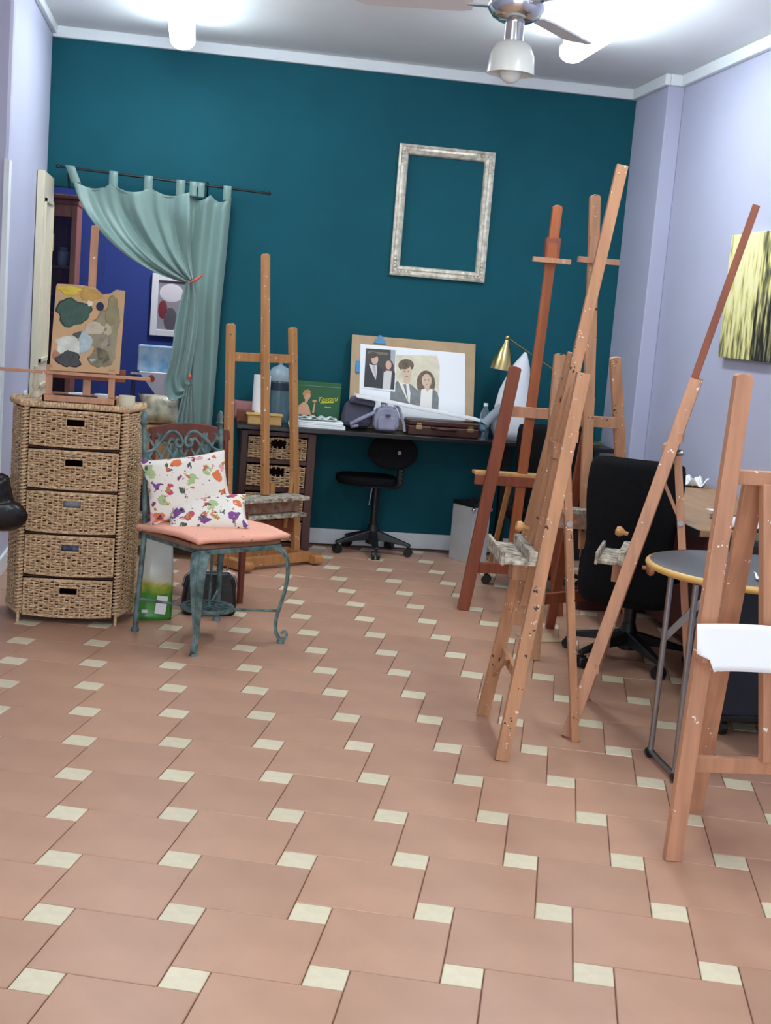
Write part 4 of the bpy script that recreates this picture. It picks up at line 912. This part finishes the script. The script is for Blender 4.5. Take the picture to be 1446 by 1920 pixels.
part('board', B().prism(outl, (0, 0, 0), PX, PU, .006), m_pal, t, bevel=.0015)
def blob(cx, cy, rx, ry, col, nm, seed, lay=1, n=26):
    rr = random.Random(seed); ph_ = [rr.uniform(0, 6.28) for _ in range(4)]
    pts = []
    for k in range(n):
        a = 2*PI*k/n; q = 1+.12*math.sin(3*a+ph_[0])+.08*math.sin(5*a+ph_[1])+.05*math.sin(9*a+ph_[2])
        pts.append((cx+rx*q*math.cos(a), cy+ry*q*math.sin(a)))
    bq = B(); o1 = PN*(.0032); top = [PX*p[0]+PU*p[1]+o1 for p in pts]; t2 = [PX*(cx+(p[0]-cx)*.9)+PU*(cy+(p[1]-cy)*.9)+PN*(.0036+.0012*lay) for p in pts]
    bq.add(top+t2, [tuple(range(n, 2*n))]+[(i, (i+1) % n, n+(i+1) % n, n+i) for i in range(n)])
    part('paint_patch', bq, mat('paint_'+nm, col, .4, noise=.2, scale=30, bump=.4, bscale=60), t)
for i, a in enumerate(((.075, .17, .062, .13, '8d8263', 'warm_grey'), (-.07, .265, .075, .062, '1f4a3a', 'dark_green'), (-.09, .362, .05, .02, 'd9bb2f', 'yellow'), (.0, .35, .05, .028, 'c0953f', 'ochre'), (-.07, .115, .07, .042, 'd6d8cc', 'off_white'), (-.075, .055, .055, .038, '25262a', 'black'), (-.03, .165, .03, .018, '3c3f32', 'dark_olive'), (.03, .2, .05, .03, 'c4b59a', 'beige'), (-.01, .135, .03, .05, 'a9bcc0', 'grey_blue'), (.08, .14, .02, .025, 'cfc4ae', 'light_beige'), (.085, .2, .018, .03, 'b9a98c', 'sand'), (.1, .28, .03, .07, '8c8058', 'khaki'), (.06, .07, .05, .045, '7a7355', 'olive'), (-.13, .07, .018, .02, 'b0765a', 'rose'), (.0, .31, .012, .014, 'e6d9c4', 'cream'), (.035, .055, .022, .010, 'e2e6e4', 'white'))):
    blob(*a[:4], a[4], a[5], i, lay=1+(i % 3)*.6)
part('thumb_hole', B().prism(ell(.045, .30, .017, .020), PN*.0040, PX, PU, .003), mat('hole_shadow_blue', '1c2748', .7), t, label='thumb hole')
single('remote_control', B().prism(rrect(.095, .018, .012, 3), (0, 0, .013), (1, 0, .0), (0, 1, .0), .022), m_black, 'black remote control lying on the table easel base', 'remote', (-.51, 5.945, ZE+.0085), world=False, rz=-.12, bevel=.004)
single('putty_tub', B().lathe([(0, 0), (.03, 0), (.036, .028), (.036, .032), (0, .032)], n=18), m_white, 'small white tub behind the remote control', 'tub', (-.40, 6.02, ZE+.0065), world=False, smooth=40)
single('paint_tube', B().tube([(-.05, 0, .014), (0, 0, .017), (.04, 0, .014), (.05, 0, .008)], [.012, .014, .011, .006], 10), mat('white_tube', 'd7dcde', .4), 'white paint tube lying behind the remote control', 'paint tube', (-.50, 6.03, ZE+.009), world=False, smooth=60)
t = thing('ceramic_pot', 'small cream ceramic pot at the right corner of the wicker chest', 'pot', (-.285, 5.90, ZE))
part('pot', B().lathe([(0, 0), (.033, 0), (.037, .02), (.036, .046), (.031, .046), (.031, .01), (0, .01)], n=22), m_cream, t, smooth=40); part('rim', B().tube([(.0335*math.cos(2*PI*k/22), .0335*math.sin(2*PI*k/22), .046) for k in range(22)], .0035, 6, closed=True), m_cream, t, smooth=60)
t = thing('figurine', 'small white figurine at the back left corner of the chest', 'figurine', (-.70, 6.08, ZE))
part('base', B().lathe([(0, 0), (.022, 0), (.02, .015), (.01, .03), (0, .03)], n=16), m_cream, t, smooth=50); part('body', B().lathe([(.009, .028), (.018, .05), (.012, .09), (.016, .11), (.010, .14), (0, .145)], n=16), m_cream, t, smooth=50)

# black bag on a stool at the left edge
t = thing('stool', 'dark stool at the left edge beside the wicker chest', 'stool', (-1.0, 5.75, 0))
part('seat', B().lathe([(0, .40), (.15, .40), (.155, .415), (.15, .43), (0, .43)], n=24), m_black, t, smooth=40)
for k in range(4):
    a = PI/4+PI/2*k; part('leg', B().cyl((.16*math.cos(a), .16*math.sin(a), 0), (.10*math.cos(a), .10*math.sin(a), .402), .013, n=8), m_black, t, smooth=50)
t = thing('black_bag', 'black bag with a grey strap at the left edge of the picture', 'bag', (-.855, 5.70, .431))
def bagfn(sg):
    ol = [(-.16, .0), (.07, .0), (.15, .018), (.185, .06), (.178, .095), (.150, .125), (.125, .14), (.11, .20), (.075, .25), (-.16, .245)]
    def g(u, v):
        p = curve(ol, u); c_ = (-.05, .11); x = lerp(c_[0], p[0], v); z = lerp(c_[1], p[1], v)
        return Vector((x, sg*.07*(1-v**3)**.6 + .012*math.sin(40*x+25*z)*(1-v), z))
    return g
part('sack', B().grid(bagfn(-1), 36, 10).grid(bagfn(1), 36, 10), m_bagbag, t, smooth=60, solid=.003)
part('strap', B().tube([(.02, -.10, .06), (.06, -.12, .14), (.03, -.10, .235), (-.02, -.06, .25)], [.02, .024, .022, .02], 10), mat('grey_webbing', '6c6f78', .8), t, smooth=80)

# ------------------------------------------------------------------ verdigris iron chair
CO, CR = (.121, 5.718, 0), math.radians(35.4)
t = thing('garden_chair', 'verdigris iron garden chair with lattice back and wooden seat', 'chair', CO, CR)
hx, hy = .224, .228
for s in (-1, 1):
    part('back_post', B().tube([(s*hx, hy+.0, 0), (s*(hx-.004), hy-.01, .2), (s*(hx-.012), hy-.02, .45), (s*(hx-.016), hy+.005, .7), (s*(hx-.018), hy+.04, .92)], [.013, .012, .012, .011, .011], 8), m_verd, t, smooth=60)
    part('post_foot', B().lathe([(0, 0), (.02, 0), (.018, .01), (.012, .02)], (s*hx, hy, 0), 12), m_verd, t, smooth=50)
    part('finial', B().lathe([(.012, 0), (.019, .012), (.012, .024), (.016, .04), (.008, .062), (0, .07)], (s*(hx-.018), hy+.04, .915), 12), m_verd, t, smooth=50)
def ribbon(path, widths, side, th):
    P_ = [Vector(p) for p in path]; sd = Vector(side).normalized(); vs = []
    for i, p in enumerate(P_):
        tg = (P_[min(i+1, len(P_)-1)]-P_[max(i-1, 0)]).normalized(); nn = tg.cross(sd).normalized(); w_ = widths[i]/2
        vs += [p+sd*w_+nn*th/2, p-sd*w_+nn*th/2, p-sd*w_-nn*th/2, p+sd*w_-nn*th/2]
    k = len(P_); fs = [(0, 1, 2, 3), tuple(4*(k-1)+j for j in range(4))]+[(4*i+j, 4*i+(j+1) % 4, 4*i+4+(j+1) % 4, 4*i+4+j) for i in range(k-1) for j in range(4)]
    return B().add(vs, fs)
for s in (-1, 1):
    dd = Vector((s*.72, -.69, 0)); c0 = Vector((s*.19, -.195, 0))
    pr = [(.0, .435), (.035, .425), (.062, .39), (.072, .33), (.066, .25), (.045, .16), (.033, .10), (.036, .055), (.052, .025), (.075, .018), (.088, .036), (.078, .054), (.062, .046)]
    wd = [.075, .075, .072, .062, .05, .036, .028, .024, .024, .024, .022, .02, .016]
    path = [c0+dd*a+Vector((0, 0, z)) for a, z in pr]
    # smooth the outline
    fine = [Vector(curve([tuple(p) for p in path], k/48)) for k in range(49)]; fw_ = [curve([(w_,) for w_ in wd], k/48)[0] for k in range(49)]
    fl_ = part('front_leg', ribbon(fine, fw_, (-dd.y, dd.x, 0), .011), m_verd, t, smooth=60, bevel=.002)
    part('leg_rib', B().tube([p+dd*.007 for p in fine[3:36]], .004, 6), m_verd, fl_, smooth=60)
    part('foot_pad', B().lathe([(0, 0), (.018, 0), (.016, .012), (.008, .018)], tuple(c0+dd*.062), 12), m_verd, t, smooth=50)
# seat frame, wooden seat
part('seat_frame', B().bb((-.215, -.225, .425), (.215, -.21, .447)).bb((-.215, .20, .425), (.215, .215, .447)).bb((-.215, -.21, .425), (-.20, .2, .447)).bb((.2, -.21, .425), (.215, .2, .447)), m_verd, t, bevel=.003)
part('seat', B().prism(rrect(.235, .225, .05), (0, 0, .459), (1, 0, 0), (0, 1, 0), .022), m_seat, t, bevel=.007)
# lattice back
def by(z): return hy-.02+.075*(max(0, z-.45)/.47)**1.4-.01
bx = .20
def clip_line(x0, sl):
    """diagonal x = x0 + sl*(z-.52) clipped to the panel"""
    zs = [.52+k*.01 for k in range(40)]; o = []
    for z in zs:
        x = x0+sl*(z-.52); top = .80+.085*abs(math.sin(PI*abs(x)/.20*.5+.35))
        if abs(x) <= bx and z <= top: o.append((x, by(z), z))
    return o
lt = []
for k in range(-9, 10):
    for sl in (.72, -.72):
        o = clip_line(k*.062, sl)
        if len(o) > 2:
            pth = [o[0], o[len(o)//2], o[-1]]
            part('lattice_bar', ribbon(pth, [.010]*3, (1 if sl < 0 else 1, 0, .7*(-1 if sl > 0 else 1)), .006), m_verd, t)
part('lower_back_rail', B().cyl((-.205, by(.52), .52), (.205, by(.52), .52), .008, n=8), m_verd, t, smooth=50)
for s in (-1, 1):
    cv = [(.205, .80), (.165, .81), (.12, .85), (.075, .885), (.04, .885), (.012, .86), (.008, .835), (.024, .82), (.042, .83), (.042, .85), (.028, .853)]
    fine = [curve(cv, k/50) for k in range(51)]
    part('top_scroll', B().tube([(s*x, by(z)-.004, z) for x, z in fine], .0075, 8), m_verd, t, smooth=60)
# stretchers and the round plate
zp = .135
part('round_plate', B().lathe([(.095, zp-.008), (.118, zp-.008), (.12, zp), (.118, zp+.008), (.095, zp+.008)], n=32, cap=False), m_verd, t, smooth=40)
q = B()
for k in range(-3, 4):
    L_ = math.sqrt(.105**2-(k*.029)**2); part('plate_bar', B().bb((k*.029-.007, -L_, zp-.006), (k*.029+.007, L_, zp+.006)), m_verd, t)
part('plate_cross', B().bb((-.10, -.008, zp-.007), (.10, .008, zp+.007)), m_verd, t)
for sx, sy, e in ((-1, 1, (hx, hy)), (1, 1, (hx, hy)), (-1, -1, (.215, .225)), (1, -1, (.215, .225))):
    part('stretcher', B().cyl((sx*.083, sy*.083, zp), (sx*e[0], sy*e[1], zp+.012), .006, n=8), m_verd, t, smooth=50)
part('center_rod', B().cyl((0.03, .03, zp), (0.03, .03, .43), .006, n=8), m_verd, t, smooth=50)

def loc(p): return ROOT[t] @ Vector(p)
ct = t
# peach pad
def pad(u, v):
    x, y = 2*u-1, 2*v-1
    z = .488 + .026*(1-x*x)**.5*(1-y*y)**.5 + .008*math.sin(3*x+2*y) - .02*max(0, abs(x)-.8)*5*0 + (.014 if (x < -.7 and y > .4) else 0)*0
    return loc((x*.252*(1-.03*y*y), -.005+y*.245*(1-.04*x*x), z - .014*max(0, abs(x)+abs(y)-1.2)))
o = single('seat_pad', B().grid(pad, 30, 30), m_peach, 'peach cotton seat pad with small brown motifs on the iron chair', 'cushion', (.121, 5.718, .475), rz=CR, smooth=80, solid=.018)
# printed cushions
m_print = mat('owl_and_tree_print_cotton', 'e9e3d8', .9)
def print_mat(M):
    nt = M.node_tree; N = nt.nodes; L = nt.links; bs = N['Principled BSDF']; tc = N.new('ShaderNodeTexCoord')
    prev = None
    for sc, th, cols, off in ((17, .40, ['c4506a', '7d4a8c', 'd9764a', 'a9c08a', 'e0a4a8'], 0), (26, .33, ['5b5560', '8a3f5c', '4d5f58', 'c96a4a', 'b98d3e'], 3.7), (40, .24, ['efe9df', '2f2c38', 'efe9df', 'b3576a', '3c3644'], 8.1)):
        mp = N.new('ShaderNodeMapping'); mp.inputs['Location'].default_value = (off, off*.7, off*.3); L.new(tc.outputs['Object'], mp.inputs[0])
        nz = N.new('ShaderNodeTexNoise'); nz.inputs['Scale'].default_value = sc*1.6; L.new(mp.outputs[0], nz.inputs[0])
        mx = N.new('ShaderNodeMixRGB'); mx.inputs[0].default_value = .05; L.new(mp.outputs[0], mx.inputs[1]); L.new(nz.outputs['Color'], mx.inputs[2])
        v = N.new('ShaderNodeTexVoronoi'); v.inputs['Scale'].default_value = sc; L.new(mx.outputs[0], v.inputs['Vector'])
        lt = N.new('ShaderNodeMath'); lt.operation = 'LESS_THAN'; lt.inputs[1].default_value = th; L.new(v.outputs['Distance'], lt.inputs[0])
        sp = N.new('ShaderNodeSeparateColor'); L.new(v.outputs['Color'], sp.inputs[0])
        r = N.new('ShaderNodeValToRGB'); r.color_ramp.interpolation = 'CONSTANT'
        r.color_ramp.elements[0].color = lin(cols[0]); r.color_ramp.elements[1].position = .8; r.color_ramp.elements[1].color = lin(cols[4])
        for k in (1, 2, 3): e = r.color_ramp.elements.new(k*.2); e.color = lin(cols[k])
        L.new(sp.outputs[0], r.inputs[0])
        g = N.new('ShaderNodeMath'); g.operation = 'LESS_THAN'; g.inputs[1].default_value = .72; L.new(sp.outputs[1], g.inputs[0])
        mu = N.new('ShaderNodeMath'); mu.operation = 'MULTIPLY'; L.new(lt.outputs[0], mu.inputs[0]); L.new(g.outputs[0], mu.inputs[1])
        m2 = N.new('ShaderNodeMixRGB'); L.new(mu.outputs[0], m2.inputs[0]); L.new(r.outputs[0], m2.inputs[2])
        if prev is None: m2.inputs[1].default_value = lin('e9e3d8')
        else: L.new(prev, m2.inputs[1])
        prev = m2.outputs[0]
    L.new(prev, bs.inputs['Base Color'])
print_mat(m_print)
ax = Matrix.Rotation(CR-.45, 3, 'Z') @ Vector((1, 0, .0)); ax = (ax + Vector((0, 0, .17))).normalized()
c1 = loc((-.065, .11, .66)); ay = Vector((-.18, .27, .9)); ay = (ay-ax*ay.dot(ax)).normalized()
single('cushion', B().pillow(c1, ax, ay, .375, .29, .085, 20), m_print, 'white printed cushion leaning against the lattice chair back', 'cushion', tuple(c1), 'printed cushions', smooth=80)
ax2 = Vector((.86, .02, .10)).normalized(); c2 = loc((-.03, .0, .56)); ay2 = Vector((-.1, .75, .55)); ay2 = (ay2-ax2*ay2.dot(ax2)).normalized()
single('cushion', B().pillow(c2, ax2, ay2, .35, .21, .09, 20), m_print, 'smaller white printed cushion lying flat on the peach pad', 'cushion', tuple(c2), 'printed cushions', smooth=80)

# wooden chair behind the iron one
m_dkred = mat('red_brown_chair_wood', '6e3424', .45, noise=.2, scale=6, stretch=(6, 6, .5))
t = thing('wooden_chair', 'red-brown wooden chair standing behind the iron chair', 'chair', (.06, 6.55, 0), math.radians(15))
for x in (-.19, .19):
    part('leg', B().cyl((x, -.19, 0), (x, -.18, .44), .016, .02, n=10), m_dkred, t, smooth=50)
    part('back_post', B().tube([(x, .19, 0), (x, .18, .44), (x*1.02, .24, .80)], [.016, .018, .014], 10), m_dkred, t, smooth=50)
part('seat', B().prism(rrect(.21, .21, .04), (0, 0, .452), (1, 0, 0), (0, 1, 0), .025), m_dkred, t, bevel=.006)
part('top_rail', B().prism([(-.215, -.03), (-.1, -.055), (.1, -.055), (.215, -.03), (.21, .02), (.1, .045), (0, .052), (-.1, .045), (-.21, .02)], (0, .24, .80), (1, 0, 0), (0, .1, 1), .022), m_dkred, t, bevel=.005)
part('back_splat', B().bb((-.04, .195, .46), (.04, .21, .79)), m_dkred, t, bevel=.003)

# bag of soil and black purse
t = thing('soil_bag', 'green and white plastic sack standing behind the iron chair', 'sack', (-.125, 6.03, 0), .15)
m_sack = mat('green_white_sack', 'd5dad2', .3)
def sackmat(M):
    nt = M.node_tree; N = nt.nodes; L = nt.links; bs = N['Principled BSDF']; tc = N.new('ShaderNodeTexCoord'); sx = N.new('ShaderNodeSeparateXYZ'); L.new(tc.outputs['Object'], sx.inputs[0])
    nz = N.new('ShaderNodeTexNoise'); nz.inputs['Scale'].default_value = 26; L.new(tc.outputs['Object'], nz.inputs[0])
    ml = N.new('ShaderNodeMath'); ml.operation = 'MULTIPLY'; ml.inputs[1].default_value = .1; L.new(nz.outputs[0], ml.inputs[0])
    ad = N.new('ShaderNodeMath'); L.new(sx.outputs[2], ad.inputs[0]); L.new(ml.outputs[0], ad.inputs[1])
    r = N.new('ShaderNodeValToRGB'); e = r.color_ramp.elements; e[0].position = 0; e[0].color = lin('2f7d32'); e[1].position = .32; e[1].color = lin('cfd5d0')
    q = e.new(.17); q.color = lin('4f9a3a'); q = e.new(.215); q.color = lin('b3b545'); q = e.new(.245); q.color = lin('d4d6c6')
    L.new(ad.outputs[0], r.inputs[0]); L.new(r.outputs[0], bs.inputs['Base Color'])
sackmat(m_sack)
def sackfn(s):
    def g(u, v):
        x = 2*u-1; w_ = lerp(.085, .06, v**1.5); th = .05*(1-v**3)*(1-x**4*.6)+.004
        return Vector((x*w_+.012*v, s*th + .01*math.sin(v*9), .42*v))
    return g
part('sack', B().grid(sackfn(-1), 10, 22).grid(sackfn(1), 10, 22), m_sack, t, smooth=80, solid=.002)
part('printed_panel', B().box((.03, -.06, .075), (.05, .004, .085), Matrix.Rotation(.12, 3, 'Y')), m_paper, t, label='white printed panel'); part('weight_mark', B().box((-.045, -.059, .045), (.026, .004, .014)), m_paper, t)
t = thing('clasp_purse', 'black leather purse with a metal clasp behind the iron chair leg', 'purse', (.135, 6.16, 0), .05)
part('body', B().prism([(-.125, 0), (.125, 0), (.13, .06), (.122, .14), (.108, .185), (.08, .205), (-.08, .205), (-.108, .185), (-.122, .14), (-.13, .06)], (0, 0, 0), (1, 0, 0), (0, 0, 1), .09), m_leather, t, bevel=.018)
part('clasp_frame', B().tube([(-.128, -.0, .13), (-.118, 0, .18), (-.085, 0, .208), (.085, 0, .208), (.118, 0, .18), (.128, 0, .13)], .006, 8), m_steel, t, smooth=60)
part('chain', B().tube([(.075, 0, .21), (.08, -.002, .25), (.078, 0, .29), (.07, 0, .33)], .0035, 6), m_brass, t, smooth=60)

# ------------------------------------------------------------------ right side: desk, round table, cart
t = thing('side_desk', 'worn wood topped desk against the lavender right wall', 'desk', (2.40, 5.85, 0))
part('desk_top', B().bb((2.06, 4.98, .692), (XR-.02, 6.68, .72)), m_desk, t, world=True, bevel=.003)
part('front_edge', B().bb((2.052, 4.98, .690), (2.062, 6.68, .719)), m_black, t, world=True)
part('modesty_panel', B().bb((2.40, 5.02, .06), (2.42, 6.64, .692)), m_dred, t, world=True)
part('end_panel', B().bb((2.10, 6.63, 0), (XR-.03, 6.66, .692)), m_dred, t, world=True)
part('end_panel', B().bb((2.10, 5.0, 0), (XR-.03, 5.03, .692)), m_dred, t, world=True)
def crumple(sx, sy, h, seed):
    rr = random.Random(seed); a, c, d, e = (rr.uniform(3, 9) for _ in range(4))
    return B().grid(lambda u, v: Vector(((u-.5)*sx, (v-.5)*sy, .004+h*abs(math.sin(a*u+c*v)*math.cos(d*v-e*u)))), 14, 14)
single('crumpled_paper', crumple(.16, .18, .05, 3), m_paper, 'crumpled white sheet at the far end of the wooden desk', 'paper', (2.60, 6.52, .7215), world=False, smooth=30, solid=.0015)
single('crumpled_paper', crumple(.2, .16, .035, 5), m_paper, 'crumpled white wrapping at the near end of the wooden desk', 'paper', (2.32, 5.12, .7215), world=False, smooth=30, solid=.0015)
single('paper_card', B().box((0, 0, .002), (.03, .05, .004)), m_paper, 'small white card lying on the wooden desk', 'card', (2.36, 5.60, .7205), world=False)
t = thing('bowl', 'dark bowl with a white tissue on the wooden desk', 'bowl', (2.47, 5.32, .7205))
part('bowl', B().lathe([(0, 0), (.035, 0), (.06, .025), (.075, .05), (.07, .05), (.055, .028), (.03, .008), (0, .008)], n=22), m_black, t, smooth=50); part('tissue', B().pillow((0, 0, .055), (1, 0, 0), (0, 1, .2), .09, .08, .05, 8, .3), m_paper, t, smooth=80)
single('tea_plate', B().lathe([(0, 0), (.04, 0), (.085, .012), (.083, .014), (.04, .005), (0, .005)], n=26), mat('brown_glazed_plate', '6d4636', .35), 'brown plate on the wooden desk beside the bowl', 'plate', (2.33, 5.33, .7205), world=False, smooth=40)

t = thing('round_table', 'small round folding table with grey top and beech edge', 'table', (1.955, 4.25, 0))
RT = .355
part('table_top', B().lathe([(0, .682), (RT-.012, .682), (RT-.012, .704), (0, .704)], n=48), m_tgrey, t, smooth=40)
part('beech_edge', B().lathe([(RT-.012, .680), (RT, .686), (RT+.003, .693), (RT, .701), (RT-.012, .705)], n=48, cap=False), m_edge, t, smooth=60)
for s in (-1, 1):
    fr = part('leg_frame', B().tube([(s*.275, .015, .68), (s*.275, .02, .25), (s*.275, .022, .025), (s*.275, -.215, .025), (s*.275, -.213, .25), (s*.275, -.21, .68)] if s < 0 else [(.22, .12, .68), (.22, .12, .02), (.22, -.12, .02), (.22, -.12, .68)], .0105, 10), m_steel, t, smooth=50)
    for y in ((.03, -.225) if s < 0 else (.12, -.12)): part('foot_cap', B().cyl((s*(.275 if s < 0 else .22), y-.012, .0175), (s*(.275 if s < 0 else .22), y+.012, .0175), .0165, n=10), m_black, fr, smooth=50)
part('brace', B().beam((-.275, .015, .44), (-.10, -.02, .66), .024, .005, side=(0, 0, 1)), m_steel, t)
part('brace', B().beam((-.275, -.21, .53), (-.14, -.1, .67), .024, .005, side=(0, 0, 1)), m_steel, t)
single('paper_scrap', crumple(.09, .08, .02, 9), m_paper, 'small white paper scrap lying on the round table', 'paper', (1.93, 4.03, .7055), world=False, smooth=30, solid=.0015)

t = thing('rolling_cart', 'dark navy storage cart on casters under the round table', 'cart', (2.22, 4.68, 0))
part('box', B().bb((-.19, -.14, .07), (.33, .2, .60)), m_navy, t, bevel=.012)
part('bottom_lip', B().bb((-.2, -.15, .06), (.34, .21, .085)), m_black, t, bevel=.004)
for x in (-.15, .29):
    for y in (-.11, .17): part('caster', B().cyl((x-.012, y, .03), (x+.012, y, .03), .03, n=14).bb((x-.006, y-.006, .03), (x+.006, y+.006, .065)), m_black, t, smooth=40)
t = thing('handbag', 'black leather handbag standing on the navy cart', 'handbag', (2.26, 4.74, .601))
part('body', B().prism([(-.20, 0), (.22, 0), (.20, .10), (.17, .135), (-.16, .135), (-.19, .10)], (0, 0, 0), (1, 0, 0), (0, 0, 1), .14), m_leather, t, bevel=.02)
part('handle', B().tube([(-.15, -.03, .13), (-.14, -.035, .165), (-.06, -.04, .17), (-.03, -.035, .13)], .007, 8), m_leather, t, smooth=60)
part('buckle', B().tube([(.05+.018*math.cos(2*PI*k/12), -.074, .08+.014*math.sin(2*PI*k/12)) for k in range(12)], .003, 6, closed=True), m_chrome, t, smooth=50)
single('cardboard_scrap', B().box((0, 0, .003), (.19, .16, .005)), m_cardb, 'flat brown cardboard piece lying under the tall black chair', 'cardboard', (1.72, 5.95, 0.0005), world=False, rz=.2)
